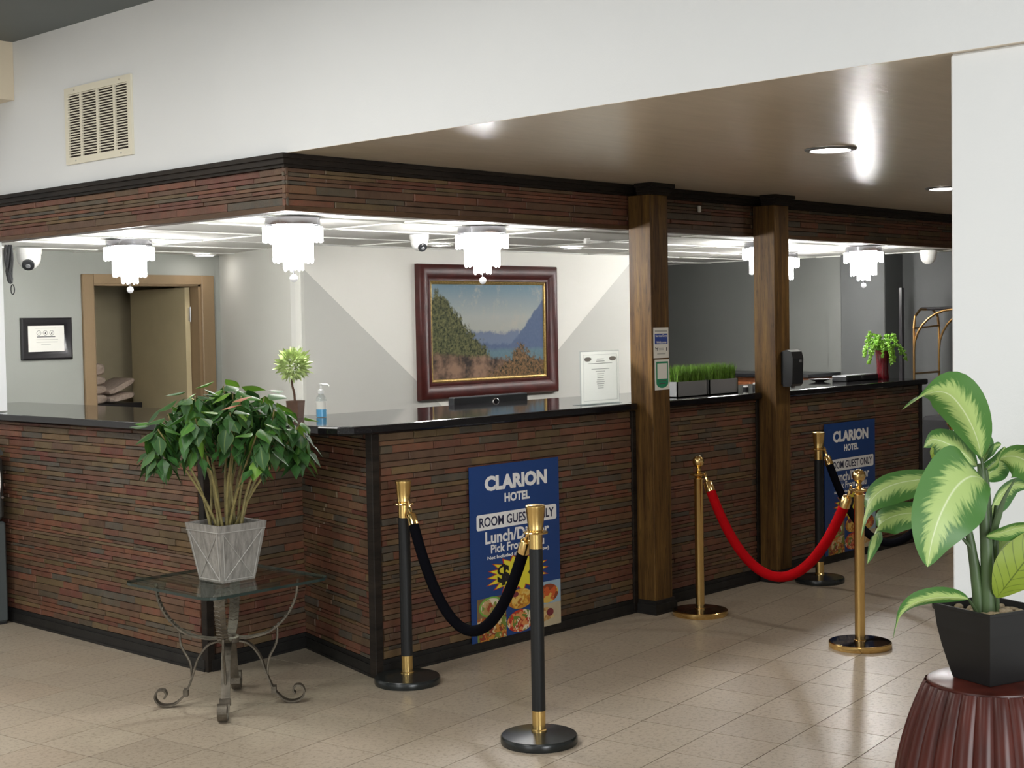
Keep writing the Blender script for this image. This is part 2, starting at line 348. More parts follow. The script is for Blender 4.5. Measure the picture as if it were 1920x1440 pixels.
def leaf_mat(name, stops, rough=.58, trans=.15, margin=None, veins=False):
    m, t, b = nt(name)
    c = ramp(t, t.nodes.new('ShaderNodeObjectInfo').outputs['Random'], stops)
    uv = t.nodes.new('ShaderNodeUVMap'); sx = N(t, 'ShaderNodeSeparateXYZ'); t.links.new(uv.outputs[0], sx.inputs[0])
    if margin:   # variegated: pale feathered centre, green margin
        a = math_(t, 'ABSOLUTE', math_(t, 'SUBTRACT', sx.outputs[0], .5))
        vein = N(t, 'ShaderNodeTexNoise', Scale=1.0, Detail=3.0)
        mp = t.nodes.new('ShaderNodeMapping'); mp.inputs['Scale'].default_value = (3, 34, 1)
        cx = N(t, 'ShaderNodeCombineXYZ'); t.links.new(a, cx.inputs[0]); t.links.new(math_(t, 'SUBTRACT', sx.outputs[1], math_(t, 'MULTIPLY', a, .35)), cx.inputs[1])
        t.links.new(cx.outputs[0], mp.inputs[0]); t.links.new(mp.outputs[0], vein.inputs['Vector'])
        s = math_(t, 'ADD', a, math_(t, 'MULTIPLY', math_(t, 'SUBTRACT', vein.outputs[0], .5), .55))
        s = math_(t, 'ADD', s, math_(t, 'MULTIPLY', math_(t, 'ABSOLUTE', math_(t, 'SUBTRACT', sx.outputs[1], .5)), .12))
        k = ramp(t, s, [(.19, 1), (.31, 0)])
        c = mixc(t, k, c, margin)
        c = mixc(t, ramp(t, a, [(.0, .8), (.02, 0)]), c, (.70, .76, .52))
    else:
        a = math_(t, 'ABSOLUTE', math_(t, 'SUBTRACT', sx.outputs[0], .5))
        if veins:
            ph = math_(t, 'SINE', math_(t, 'MULTIPLY', math_(t, 'SUBTRACT', sx.outputs[1], math_(t, 'MULTIPLY', a, .45)), 52.0))
            c = mixc(t, ramp(t, ph, [(.93, 0), (.99, .8)]), c, (.09, .14, .015)); c = mixc(t, ramp(t, a, [(.008, .85), (.02, 0)]), c, (.07, .11, .012))
        c = mixc(t, ramp(t, a, [(.0, 0 if veins else .5), (.05, 0)]), c, (.22, .30, .06))
        c = mixc(t, ramp(t, a, [(.44, 0), (.5, .35)]), c, (.25, .30, .05))
    t.links.new(c, b.inputs['Base Color']); b.inputs['Roughness'].default_value = rough
    tl = t.nodes.new('ShaderNodeBsdfTranslucent'); t.links.new(c, tl.inputs[0])
    ms = t.nodes.new('ShaderNodeMixShader'); ms.inputs[0].default_value = trans
    t.links.new(b.outputs[0], ms.inputs[1]); t.links.new(tl.outputs[0], ms.inputs[2])
    t.links.new(ms.outputs[0], t.nodes['Material Output'].inputs['Surface']); return m
M['pleaf'] = leaf_mat('poinsettia_leaf', [(0, (.018, .066, .013)), (.4, (.028, .105, .016)), (.75, (.058, .18, .02)), (1, (.15, .30, .03))])
M['pleaf_red'] = leaf_mat('faded_red_leaf', [(0, (.38, .13, .075)), (1, (.42, .16, .09))])
M['pleaf_yel'] = leaf_mat('yellowing_leaf', [(0, (.30, .33, .04)), (1, (.36, .30, .10))])
M['dleaf'] = leaf_mat('variegated_leaf', [(0, (.045, .14, .03)), (1, (.075, .20, .04))], .42, .2, (.38, .51, .17))
M['dunder'] = leaf_mat('yellow_green_leaf_back', [(0, (.25, .34, .035)), (1, (.28, .38, .05))], .45, .3, veins=True)
M['cane'] = simple('dark_green_cane', (.05, .085, .03), .5, var=.4, scale=14, stretch=(1, 1, .4))
M['lime'] = simple('lime_sprig', (.20, .42, .04), .5, var=.35, scale=60); M['grass'] = simple('artificial_grass', (.13, .27, .025), .55, var=.45, scale=60)
M['topiary'] = simple('pale_green_topiary', (.40, .50, .19), .6, var=.3, scale=50)

# ------------------------------------------------------------------ the setting
XW, YM, YH, ZS, ZO, ZL = 3.865, 4.905, 4.945, 2.345, 2.14, 3.15     # beam, counter and header planes, soffit, office and lobby ceiling heights
floor = struct('floor', MB().box(-3.2, 12.6, -3.2, 10.6, -.12, -.0012), M['grout'])
TS = .303; TA = math.radians(7.7); TU = Vector((math.cos(TA), math.sin(TA), 0)); TV = Vector((-math.sin(TA), math.cos(TA), 0)); T0 = Vector((4.587, 2.949, 0))
def to_px(p):
    d = Vector(p)-CAMP; z = d.dot(FW)
    return (960+FPX*d.dot(RT)/z, 720-FPX*d.dot(UP)/z, z) if z > .1 else None
def blocked(p):
    x, y = p.x, p.y
    if y > 5.75 and x > 4.1: return True
    if y > 5.1 and x > 4.45: return True
    return x > 9.7 and y > 5.2
tm = MB(); h = TS/2-.0017
tm.add([(-h, -h, -.0012), (h, -h, -.0012), (h, h, -.0012), (-h, h, -.0012), (-h, -h, 0), (h, -h, 0), (h, h, 0), (-h, h, 0)],
       [(4, 5, 6, 7), (0, 1, 5, 4), (1, 2, 6, 5), (2, 3, 7, 6), (3, 0, 4, 7)])
tile_me = tm.mesh('floor_tile', M['tile'])
cand = []
for i in range(-32, 34):
    for j in range(-24, 28):
        c = T0+TU*(i+.5)*TS+TV*(j+.5)*TS
        if not (-3 < c.x < 11.7 and -3 < c.y < 8.9) or blocked(c): continue
        q = to_px(c); vis = 0
        if q and -60 < q[0] < 1900 and 600 < q[1] < 1520: vis = 1/q[2]
        cand.append((vis, c))
cand.sort(key=lambda a: -a[0]); rot = Matrix.Rotation(TA, 4, 'Z')
for vis, c in cand[:300]:
    if vis > 0: inst('floor_tile', tile_me, floor, Matrix.Translation(c) @ rot)
    else: break
rest = [c for k, (v, c) in enumerate(cand) if k >= 300 or v <= 0]
b = MB()
for c in rest:
    b.add([c+TU*sx*h+TV*sy*h for sx, sy in ((-1, -1), (1, -1), (1, 1), (-1, 1))], [(0, 1, 2, 3)])
tag(obj('floor_tile_field', b, M['tile'], floor), kind='stuff')

struct('ceiling_lobby', MB().box(-3.2, XW+.12, -3.2, 8.8, ZL, ZL+.1), M['dark_ceil'])
struct('ceiling_soffit', MB().box(XW+.0005, 12.6, -3.2, YH+.1, ZS, ZS+.1), M['soffit'])
struct('wall_front', MB().box(XW, XW+.12, -3.2, 8.8, ZS+.001, ZL+.02), M['white_wall'])                # upper wall over the opening
struct('wall_right', MB().box(XW+.022, XW+.17, -3.2, 1.915, 0, ZS-.0005, bev=.006), M['white_wall'])
struct('wall_left', MB().box(-3.2, 3.87, 8.7, 8.82, 0, ZL), M['white_wall'])
struct('wall_rear', MB().box(-3.2, -3.08, -3.2, 8.8, 0, ZL), M['white_wall'])
struct('wall_near', MB().box(-3.2, XW, -3.2, -3.08, 0, ZL), M['white_wall'])
struct('beam_left', MB().box(-3.1, XW-.001, 7.25, 7.62, 2.842, ZL), M['beige'])
struct('wall_entry_side', MB().box(XW+.17, 12.6, -.1, 0, 0, ZS+.05), M['white_wall'])
# office
struct('wall_back', MB().box(5.98, 9.75, 7.5, 7.62, 0, ZO+.05), M['two_tone'])
b = MB(); b.obox((6.4, 9.0, 0), (5.98-6.4, 7.51-9.0, 0), (.1, 0, 0), (0, 0, ZO+.05)); struct('wall_return', b, M['pale_wall'])
struct('trim_1', MB().box(5.945, 5.98, 7.47, 7.53, 0, ZO, bev=.004), M['pale_wall'])
DX0, DX1, DZ = 5.33, 6.22, 1.93
b = MB(); b.box(3.87, DX0, 9.0, 9.12, 0, ZO+.05).box(DX1, 6.45, 9.0, 9.12, 0, ZO+.05).box(DX0, DX1, 9.0, 9.12, DZ, ZO+.05)
struct('wall_door_side', b, M['grey_wall'])
struct('wall_office_left', MB().box(3.89, 3.958, 7.62, 8.99, 1.16, 2.105), M['white_wall'])
struct('wall_office_far', MB().box(9.7, 11.6, 9.5, 9.6, 0, ZO+.05), M['grey_wall'])
struct('wall_side', MB().box(11.4, 11.52, 6.6, 9.6, 0, ZO+.05).box(11.35, 11.5, 6.6, 6.765, 0, ZO+.04), M['dim_wall'])
struct('wall_side_pilaster', MB().box(11.28, 11.62, 6.17, 6.6, 0, ZO+.05, bev=.006), M['pil_wall'])
struct('wall_far', MB().box(11.6, 11.72, -.1, 6.2, 0, ZS+.02), M['pil_wall'])
# closet behind the doorway
b = MB(); b.box(4.9, 6.9, 10.35, 10.45, 0, 2.1).box(4.85, 4.9, 9.12, 10.4, 0, 2.1).box(6.9, 6.95, 9.12, 10.4, 0, 2.1).box(4.85, 6.95, 9.12, 10.45, 2.08, 2.13)
struct('wall_closet', b, M['closet'])
# door casing and leaf
d1 = tag(obj('door_1', MB().box(6.145, 6.185, 9.1, 9.96, .01, DZ-.02), M['doorleaf']), kind='structure')
d1.matrix_basis = Matrix.Translation((6.17, 9.09, 0)) @ Matrix.Rotation(math.radians(-5), 4, 'Z') @ Matrix.Translation((-6.165, -9.1, 0)) @ d1.matrix_basis
for z in (.35, 1.0, 1.66):
    hb = MB(); hb.box(6.172, 6.186, 9.072, 9.092, z, z+.1).tube([(6.184, 9.075, z-.006), (6.184, 9.075, z+.106)], .007, 8)
    tag(obj('hinge', hb, M['silver'], d1), 'steel butt hinge')
b = MB()
b.box(5.242, DX0, 8.97, 9.0, 0, 1.995, bev=.006).box(DX1, 6.331, 8.97, 9.0, 0, 1.995, bev=.006).box(DX0, DX1, 8.972, 9.0, DZ, 1.995)
b.box(DX0-.005, DX0+.012, 8.99, 9.13, 0, DZ).box(DX1-.02, DX1+.005, 8.99, 9.13, 0, DZ).box(DX0, DX1, 8.99, 9.13, DZ-.015, DZ+.005)
struct('trim_2', b, M['doorframe'])

# office drop ceiling: grid bars and tiles
ceil = struct('ceiling_office', MB().box(3.95, 11.72, YM+.09, 9.55, ZO+.03, ZO+.09), M['ctile'])
ct = MB().box(0, 1.206, 0, .594, ZO+.008, ZO+.02); ct_me = None
x = 3.98
bars_x, bars_y = [], []
while x < 11.4:
    y = YM+.13
    while y < 9.5:
        me_ = ct.mesh('ceiling_tile', M['ctile']) if ct_me is None else ct_me; ct_me = me_
        inst('ceiling_tile', me_, ceil, Matrix.Translation((x+.007, y+.007, random.uniform(-.001, .001))))
        y += .608
    x += 1.22
x = 3.98
while x < 11.6:
    obj('grid_bar', MB().box(x-.012, x+.012, YM+.1, 9.5, ZO, ZO+.008), M['tbar'], ceil); x += 1.22
y = YM+.13
while y < 9.5:
    obj('grid_bar', MB().box(3.97, 11.6, y-.012, y+.012, ZO, ZO+.008), M['tbar'], ceil); y += .608

# ------------------------------------------------------------------ slate brick facing
def unit_brick(name, sx, sz, tilt):
    b = MB(); ix, iz = sx, sz
    b.add([(-.5, 0, -.5), (.5, 0, -.5), (.5, 0, .5), (-.5, 0, .5), (-.5, -.7, -.5), (.5, -.7, -.5), (.5, -.7, .5), (-.5, -.7, .5),
           (-.5+ix, -1-tilt, -.5+iz), (.5-ix, -1, -.5+iz), (.5-ix, -1+tilt, .5-iz), (-.5+ix, -1, .5-iz)],
          [(0, 1, 5, 4), (1, 2, 6, 5), (2, 3, 7, 6), (3, 0, 4, 7), (4, 5, 9, 8), (5, 6, 10, 9), (6, 7, 11, 10), (7, 4, 8, 11), (8, 9, 10, 11)])
    return b
UB = [unit_brick('brick', .012, .07, t) for t in (-.15, 0, .12, .2)]
UBM = [u.mesh('brick', M['brick']) for u in UB]
rb = random.Random(11)
def layout(P, u, n, L, z0, z1, hs=(.015, .019, .022, .026, .032, .037), ls=(.12, .30), first=None):
    """bricks on the face that starts at P, runs along u (to the viewer's right), normal n"""
    out = []; z = z0; u = Vector(u); n = Vector(n); P = Vector(P)
    while z < z1-.006:
        hh = rb.choice(hs)
        if z+hh > z1-.008: hh = z1-z
        s = -rb.uniform(0, .18)
        while s < L:
            l = rb.uniform(*ls)*(1.2 if hh < .019 else 1)
            a, e = max(0, s), min(L, s+l)
            if L-e < .03: e = L
            if e-a > .012: out.append((P+u*((a+e)/2)+Vector((0, 0, z+hh/2)), u, n, e-a-.0022, hh-.0022, .010+rb.uniform(0, .007)))
            s = s+l if e < L else L+1
        z += hh
    return out
def lay(bricks, parent, limit, nm='brick'):
    sc = []
    for bk in bricks:
        q = to_px(bk[0]); v = 0
        if q and -20 < q[0] < 1940 and -20 < q[1] < 1460: v = bk[3]*bk[4]/q[2]**2
        sc.append((v, bk))
    sc.sort(key=lambda a: -a[0])
    for v, (c, u, n, l, hh, d) in sc[:limit]:
        mw = Matrix(((u.x*l, -n.x*d, 0, c.x), (u.y*l, -n.y*d, 0, c.y), (0, 0, hh, c.z), (0, 0, 0, 1)))
        inst(nm, rb.choice(UBM), parent, mw)
    if len(sc) > limit:
        b = MB(); sh = []
        for v, (c, u, n, l, hh, d) in sc[limit:]:
            src = rb.choice(UB); b.add([c+u*(p[0]*l)-n*(p[1]*d)+Vector((0, 0, p[2]*hh)) for p in src.v], src.f)
            sh += [rb.random()]*len(src.v)
        o = obj('brick_field', b, M['brick_stuff'], parent, center=False)
        at = o.data.attributes.new('shade', 'FLOAT', 'POINT'); at.data.foreach_set('value', sh)
        tag(o, kind='stuff')
X_, Y_ = Vector((1, 0, 0)), Vector((0, 1, 0))

# brick headers above the counter

hd = struct('wall_header_left', MB().box(XW+.02, XW+.16, YH+.02, 8.7, 2.11, ZS), M['backing'])
lay(layout((XW+.02, 8.69, 0), -Y_, -X_, 8.69-YH, 2.122, ZS-.058, hs=(.018, .024, .03, .038), ls=(.2, .5)), hd, 300)
hm = struct('wall_header_front', MB().box(XW+.16, 11.6, YH+.02, YH+.16, 2.11, ZS), M['backing'])
lay(layout((XW, YH+.02, 0), X_, -Y_, 7.73, 2.122, ZS-.058, hs=(.018, .024, .03, .038), ls=(.2, .5)), hm, 300)
def lshape(z0, z1, o):    # L-shaped moulding running round the outer corner of the header, o = how far it stands out
    return [(XW-o, 8.69), (XW-o, YH-o), (11.6, YH-o), (11.6, YH+.02), (XW+.02, YH+.02), (XW+.02, 8.69)]
b = MB()
for z0, z1, o in ((2.287, 2.300, .006), (2.300, 2.324, .018), (2.324, ZS-.001, .030)): b.prism(lshape(z0, z1, o), z0, z1)
struct('trim_3', b, M['trim'])
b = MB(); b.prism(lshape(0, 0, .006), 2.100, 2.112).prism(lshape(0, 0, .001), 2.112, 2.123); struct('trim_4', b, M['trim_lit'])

# ------------------------------------------------------------------ counters
ZC = 1.155
def counter(label, poly, faces, limit, loc, corners=()):
    t = thing('reception_counter', label, 'counter', loc)
    obj('body', MB().prism(poly, 0, ZC-.041), M['backing'], t)
    bks = []
    for (a, e, ends) in faces:
        a, e = Vector((*a, 0)), Vector((*e, 0)); u = (e-a).normalized(); n = Vector((u.y, -u.x, 0)); L = (e-a).length
        bks += layout(a+u*ends[0], u, n, L-ends[0]-ends[1], .075, ZC-.045)
        bb = MB(); o = a-u*.012
        for z0, z1, th in ((0.0, .012, .028), (.012, .055, .024), (.055, .075, .017)):
            bb.obox(a-u*th*.0+Vector((0, 0, z0)), u*L+u*.0, n*th, (0, 0, z1-z0))
        obj('base_trim', bb, M['base'], t)
    for (x, y, dx, dy) in corners:
        cb = MB().box(min(x, x+dx), max(x, x+dx), min(y, y+dy), max(y, y+dy), 0, ZC-.042, bev=.003)
        obj('corner_trim', cb, M['trim'], t)
    lay(bks, t, limit)
    return t
counter('brick-faced reception counter wing beside the cash machine, plant table in front',
        [(XW+.02, 8.6), (XW+.02, 5.607+.02), (4.6, 5.69), (4.6, 8.6)], [((XW+.02, 8.6), (XW+.02, 5.627), (0, .035)), ((XW+.02, 5.627), (4.505, 5.682), (.035, 0))], 300, (4.2, 7.1, 0),
        corners=[(XW-.002, 5.605, .042, .042)])
counter('longest brick-faced reception counter section, from the notched corner to the oak post with stickers',
        [(4.51, 5.676), (4.31, 4.925), (6.2, 4.925), (6.2, 5.5), (4.62, 5.684)], [((4.508, 5.668), (4.31, 4.925), (0, .03)), ((4.31, 4.925), (6.2, 4.925), (.035, .03))], 300, (5.3, 5.2, 0),
        corners=[(4.283, 4.898, .045, .045), (6.166, 4.899, .036, .03)])
counter('short brick-faced counter section between the two oak posts, under the grass planters',
        [(6.365, 4.925), (7.415, 4.925), (7.415, 5.5), (6.365, 5.5)], [((6.365, 4.925), (7.415, 4.925), (.0, .03))], 0, (6.9, 5.2, 0), corners=[(7.384, 4.902, .03, .03)])
counter('brick-faced counter section beyond the dispenser post, carrying the red vase',
        [(7.58, 4.925), (9.49, 4.925), (9.49, 5.5), (7.58, 5.5)], [((7.58, 4.925), (9.49, 4.925), (.02, .03))], 0, (8.5, 5.2, 0), corners=[(9.455, 4.9, .036, .03)])
# one continuous polished top, notched round the posts
out = [(XW-.045, 8.6), (XW-.045, 5.62), (XW-.02, 5.565), (XW+.04, 5.54), (4.0, 5.52), (4.075, 5.48), (4.10, 5.40), (4.10, 5.05), (4.12, 4.94), (4.17, 4.885), (4.26, 4.862)]
out += [(6.15, 4.862), (6.18, 4.872), (6.197, 4.895), (6.20, 4.94), (6.365, 4.94), (6.365, 4.862), (7.37, 4.862), (7.40, 4.872), (7.412, 4.90), (7.412, 4.94), (7.58, 4.94), (7.58, 4.862), (9.50, 4.862), (9.53, 4.88), (9.53, 5.55), (4.62, 5.72), (4.56, 8.6)]
def rounded_top(poly, z0, z1, e=.008):
    c = Vector((sum(p[0] for p in poly)/len(poly), sum(p[1] for p in poly)/len(poly), 0)); n = len(poly)
    def ins(d):
        r = []
        for i in range(n):
            p0, p1, p2 = (Vector(poly[(i+k) % n]) for k in (-1, 0, 1))
            a = (p1-p0).normalized(); b_ = (p2-p1).normalized(); n1 = Vector((-a.y, a.x)); n2 = Vector((-b_.y, b_.x)); m = (n1+n2)
            m = m.normalized()*min(2, 1/max(.35, m.normalized().dot(n1))) if m.length > 1e-4 else n1
            r.append(p1+m*d)
        return r
    b = MB(); rings = [(e, z0), (0, z0+e), (0, z1-e), (e*.3, z1-e*.3), (e, z1)]
    vs = []
    for d, z in rings: vs += [(p.x, p.y, z) for p in ins(d)]
    fs = [tuple(range(n-1, -1, -1)), tuple(range((len(rings)-1)*n, len(rings)*n))]
    for k in range(len(rings)-1):
        for i in range(n): fs.append((k*n+i, k*n+(i+1) % n, (k+1)*n+(i+1) % n, (k+1)*n+i))
    return b.add(vs, fs)
tag(obj('countertop', rounded_top(out, ZC-.04, ZC), M['granite']), 'continuous polished black countertop running over the whole brick counter', 'countertop')

# oak posts with trim round head and foot
def post(x0, x1, label):
    t = thing('wooden_post', label, 'post', ((x0+x1)/2, 4.857, 0))
    obj('shaft', MB().box(x0, x1, 4.785, 4.937, 0, 2.283, bev=.003), M['oak'], t)
    b = MB()
    for z0, z1, o in ((0, .012, .022), (.012, .055, .018), (.055, .075, .011)): b.box(x0-o, x1+o, 4.785-o, 4.896, z0, z1)
    obj('base_trim', b, M['base'], t)
    b = MB()
    for z0, z1, o in ((2.283, 2.300, .008), (2.300, 2.322, .016), (2.322, ZS-.001, .03)): b.box(x0-o, x1+o, 4.785-o, 4.87, z0, z1)
    obj('cap_trim', b, M['trim'], t); return t
post(6.205, 6.36, 'dark oak post carrying the service dog and green stickers')
post(7.417, 7.575, 'dark oak post carrying the black hand sanitizer dispenser')

# ------------------------------------------------------------------ stanchions and ropes
def black_stanchion(label):
    t = thing('rope_stanchion', label, 'stanchion', group='black stanchions')
    obj('base', MB().lathe([(0, .0), (.146, .0), (.148, .006), (.148, .026), (.143, .033), (.09, .038), (.034, .044), (0, .046)], 40), M['black_base'], t, True)
    obj('lower_sleeve', MB().lathe([(.030, .042), (.030, .05), (.0255, .054), (.0255, .125), (.0, .125)], 20), M['brush_gold'], t, True)
    obj('pole', MB().lathe([(.0, .125), (.0262, .125), (.0262, .745), (.0, .745)], 20), M['black_pole'], t, True)
    obj('upper_sleeve', MB().lathe([(.0, .745), (.0255, .745), (.0255, .812), (0, .812)], 20), M['brush_gold'], t, True)
    obj('hook_ring', MB().lathe([(.026, .803), (.046, .803), (.048, .8065), (.046, .81), (.026, .81)], 24), M['gold'], t, True)
    obj('cap', MB().lathe([(.028, .812), (.03, .818), (.028, .824), (.032, .85), (.0355, .895), (.0375, .9), (.0375, .908), (.034, .911), (0, .911)], 24), M['brush_gold'], t, True)
    return t
def gold_stanchion(label):
    t = thing('rope_stanchion', label, 'stanchion', group='brass stanchions')
    obj('base', MB().lathe([(0, 0), (.147, 0), (.15, .004), (.15, .026), (.147, .029), (.144, .0295)], 48, cap=False), M['gold'], t, True)
    tag(obj('base_plate', MB().lathe([(.144, .0293), (.05, .031), (0, .0315)], 48), M['gold_dark'], t, True), 'mirror-dark base top')
    obj('pole', MB().lathe([(.03, .031), (.03, .036), (.0245, .038), (.0245, .735), (.027, .738), (.027, .745), (0, .745)], 24), M['gold'], t, True)
    obj('hook_ring', MB().lathe([(.018, .745), (.022, .755), (.046, .762), (.048, .766), (.044, .770), (.02, .774), (.012, .782)], 24), M['gold'], t, True)
    obj('finial', MB().lathe([(.012, .780), (.016, .788), (.011, .797)]+[(max(.0001, .0325*math.sin(PI*k/12)), .835-.0325*math.cos(PI*k/12)) for k in range(2, 13)], 24), M['gold'], t, True)
    return t
SB = [((4.325, 4.738), 'black stanchion with brass cap at the notched counter corner, touching the brick front'),
      ((4.021, 3.668), 'black stanchion with brass cap standing alone in front of the blue menu poster'),
      ((7.60, 4.605), 'black stanchion with brass cap against the second blue poster and dispenser post'),
      ((7.373, 3.591), 'black stanchion mostly hidden by the white wall and black plant pot')]
SG = [((6.36, 4.60), 'brass stanchion with ball finial beside the stickered oak post'),
      ((6.202, 3.537), 'brass stanchion with ball finial between the red rope and the large-leaved potted plant'),
      ((9.60, 4.735), 'distant brass stanchion with ball finial at the counter end, behind the leaves')]
for lst, mk in ((SB, black_stanchion), (SG, gold_stanchion)):
    src = mk(lst[0][1])
    for k, (p, lab) in enumerate(lst):
        o = src if k == 0 else dup(src)
        place(o, (p[0], p[1], 0), random.uniform(0, 6), lab)
def rope(p1, p2, z, low, mat, label, r=.023):
    a, b = Vector((*p1, z)), Vector((*p2, z)); d = (b-a); d.z = 0; L = d.length; d.normalize()
    a += d*.05; b -= d*.05; mid = (a+b)/2
    t = thing('barrier_rope', label, 'rope', (mid.x, mid.y, low-r), group='barrier ropes')
    n = 81; pts = []
    k = 2.4; den = math.cosh(k/2)-1
    for i in range(n):
        s = i/(n-1); f = (math.cosh(k*(s-.5))-1)/den
        p = a.lerp(b, s); p.z = low+(z-low)*f
        pts.append(p)
    cum = [0]
    for i in range(1, n): cum.append(cum[-1]+(pts[i]-pts[i-1]).length)
    def at_len(s):
        for i in range(1, n):
            if cum[i] >= s: return pts[i-1].lerp(pts[i], (s-cum[i-1])/(cum[i]-cum[i-1]))
        return pts[-1]
    T = cum[-1]; fe = .085; pts = [at_len(fe+(T-2*fe)*i/48) for i in range(49)]
    obj('cord', MB().tube(pts, r, 12), mat, t, True)
    for seq in ((a, pts[0]), (b, pts[-1])):
        p0, p1_ = seq[0], seq[-1]; dr = (p1_-p0).normalized(); ln = (p1_-p0).length
        e = MB(); e.tube([p0+dr*ln*.45, p0+dr*ln*.5, p0+dr*ln*.55, p1_+dr*.012], [r*.55, r*.8, r*.95, r*1.08], 14)
        e.tube([p0+dr*ln*.08, p0+dr*ln*.25, p0+dr*ln*.48], [.005, .009, .008], 8)
        ring = []
        for q in range(13):
            an = 2*PI*q/12; ring.append(p0+dr*(.0+.014*math.cos(an))+Vector((0, 0, 1))*.016*math.sin(an)+dr*.004)
        e.tube(ring, .0038, 6)
        obj('snap_end', e, M['gold'], t, True)
    return t
rope(SB[0][0], SB[1][0], .806, .336, M['black_rope'], 'black velvet rope sagging in front of the blue menu poster')
rope(SG[0][0], SG[1][0], .766, .276, M['red_rope'], 'red velvet rope sagging between two brass stanchions', .026)
rope(SB[2][0], SB[3][0], .806, .30, M['black_rope'], 'black velvet rope crossing in front of the second blue poster, behind the red one')

# ------------------------------------------------------------------ lettering
def text(body, cx, cz, w, hgt, mat, parent, y, bold=.0, name='lettering', thick=.0006, rot=None):
    cu = bpy.data.curves.new('t', 'FONT'); cu.body = body; cu.size = 1; cu.offset = bold; cu.resolution_u = 3; cu.align_x = 'CENTER'
    o = bpy.data.objects.new('t', cu); COL.objects.link(o); bpy.context.view_layer.update()
    me = bpy.data.meshes.new_from_object(o.evaluated_get(bpy.context.evaluated_depsgraph_get()))
    bpy.data.objects.remove(o); bpy.data.curves.remove(cu)
    xs = [v.co.x for v in me.vertices]; ys = [v.co.y for v in me.vertices]
    x0, x1, y0, y1 = min(xs), max(xs), min(ys), max(ys)
    sx = w/(x1-x0); sz = hgt/(y1-y0)
    for v in me.vertices:
        v.co = ((v.co.x-(x0+x1)/2)*sx, 0, (v.co.y-(y0+y1)/2)*sz)
    me.materials.clear(); me.materials.append(mat); me.name = name
    q = bpy.data.objects.new(name, me); COL.objects.link(q); q.location = (cx, y-thick, cz); attach(q, parent); return q
def plate(x0, x1, z0, z1, y, m, parent, name, th=.0006): return obj(name, MB().box(x0, x1, y-th, y, z0, z1), m, parent)
def food_mat(name, cols, scale):
    m, t, b = nt(name); v = N(t, 'ShaderNodeTexVoronoi', Scale=scale); g = t.nodes.new('ShaderNodeTexCoord').outputs['Object']
    d = N(t, 'ShaderNodeTexNoise', Scale=scale*.6, Detail=3.0); t.links.new(g, d.inputs['Vector'])
    t.links.new(mixc(t, .12, g, d.outputs[1]), v.inputs['Vector'])
    s = N(t, 'ShaderNodeSeparateColor'); t.links.new(v.outputs['Color'], s.inputs[0])
    n = len(cols); t.links.new(ramp(t, s.outputs[0], [(i/n, c) for i, c in enumerate(cols)], 'CONSTANT'), b.inputs['Base Color']); b.inputs['Roughness'].default_value = .45; return m
FM = dict(taco=food_mat('food_taco', [(.45, .28, .1), (.75, .68, .5), (.35, .07, .03), (.2, .3, .05), (.6, .4, .2)], 34),
          fries=food_mat('food_fries', [(.75, .42, .06), (.62, .28, .03), (.8, .55, .14), (.45, .16, .02)], 40),
          burger=food_mat('food_burger', [(.65, .12, .03), (.5, .22, .06), (.75, .5, .1), (.3, .06, .02)], 24),
          stew=food_mat('food_stew', [(.4, .1, .02), (.6, .25, .04), (.18, .25, .04), (.7, .55, .3), (.25, .04, .02)], 40),
          pizza=food_mat('food_pizza', [(.6, .05, .02), (.75, .3, .1), (.8, .7, .5), (.15, .25, .04), (.5, .03, .02)], 44),
          nacho=food_mat('food_nacho', [(.6, .4, .16), (.7, .52, .25), (.5, .26, .08)], 34))
M['wood_plate'] = simple('print_brown_ground', (.22, .14, .06), .5, var=.3, scale=14); M['tan_print'] = simple('print_tan_ground', (.55, .48, .33), .5, var=.1)
M['green_print'] = simple('print_green_rim', (.18, .42, .06), .5); M['sky_print'] = simple('print_pale_blue', (.35, .5, .62), .5); M['dip'] = simple('print_dip', (.2, .03, .04), .4)
def disc(cx, cz, rx, rz, y, th=.0005, n=24): 
    b = MB(); vs = [(cx+rx*math.cos(2*PI*k/n), y, cz+rz*math.sin(2*PI*k/n)) for k in range(n)]
    return b.add(vs+[(v[0], y-th, v[2]) for v in vs], [tuple(range(n, 2*n))]+[(k, k+n, (k+1) % n+n, (k+1) % n) for k in range(n)])
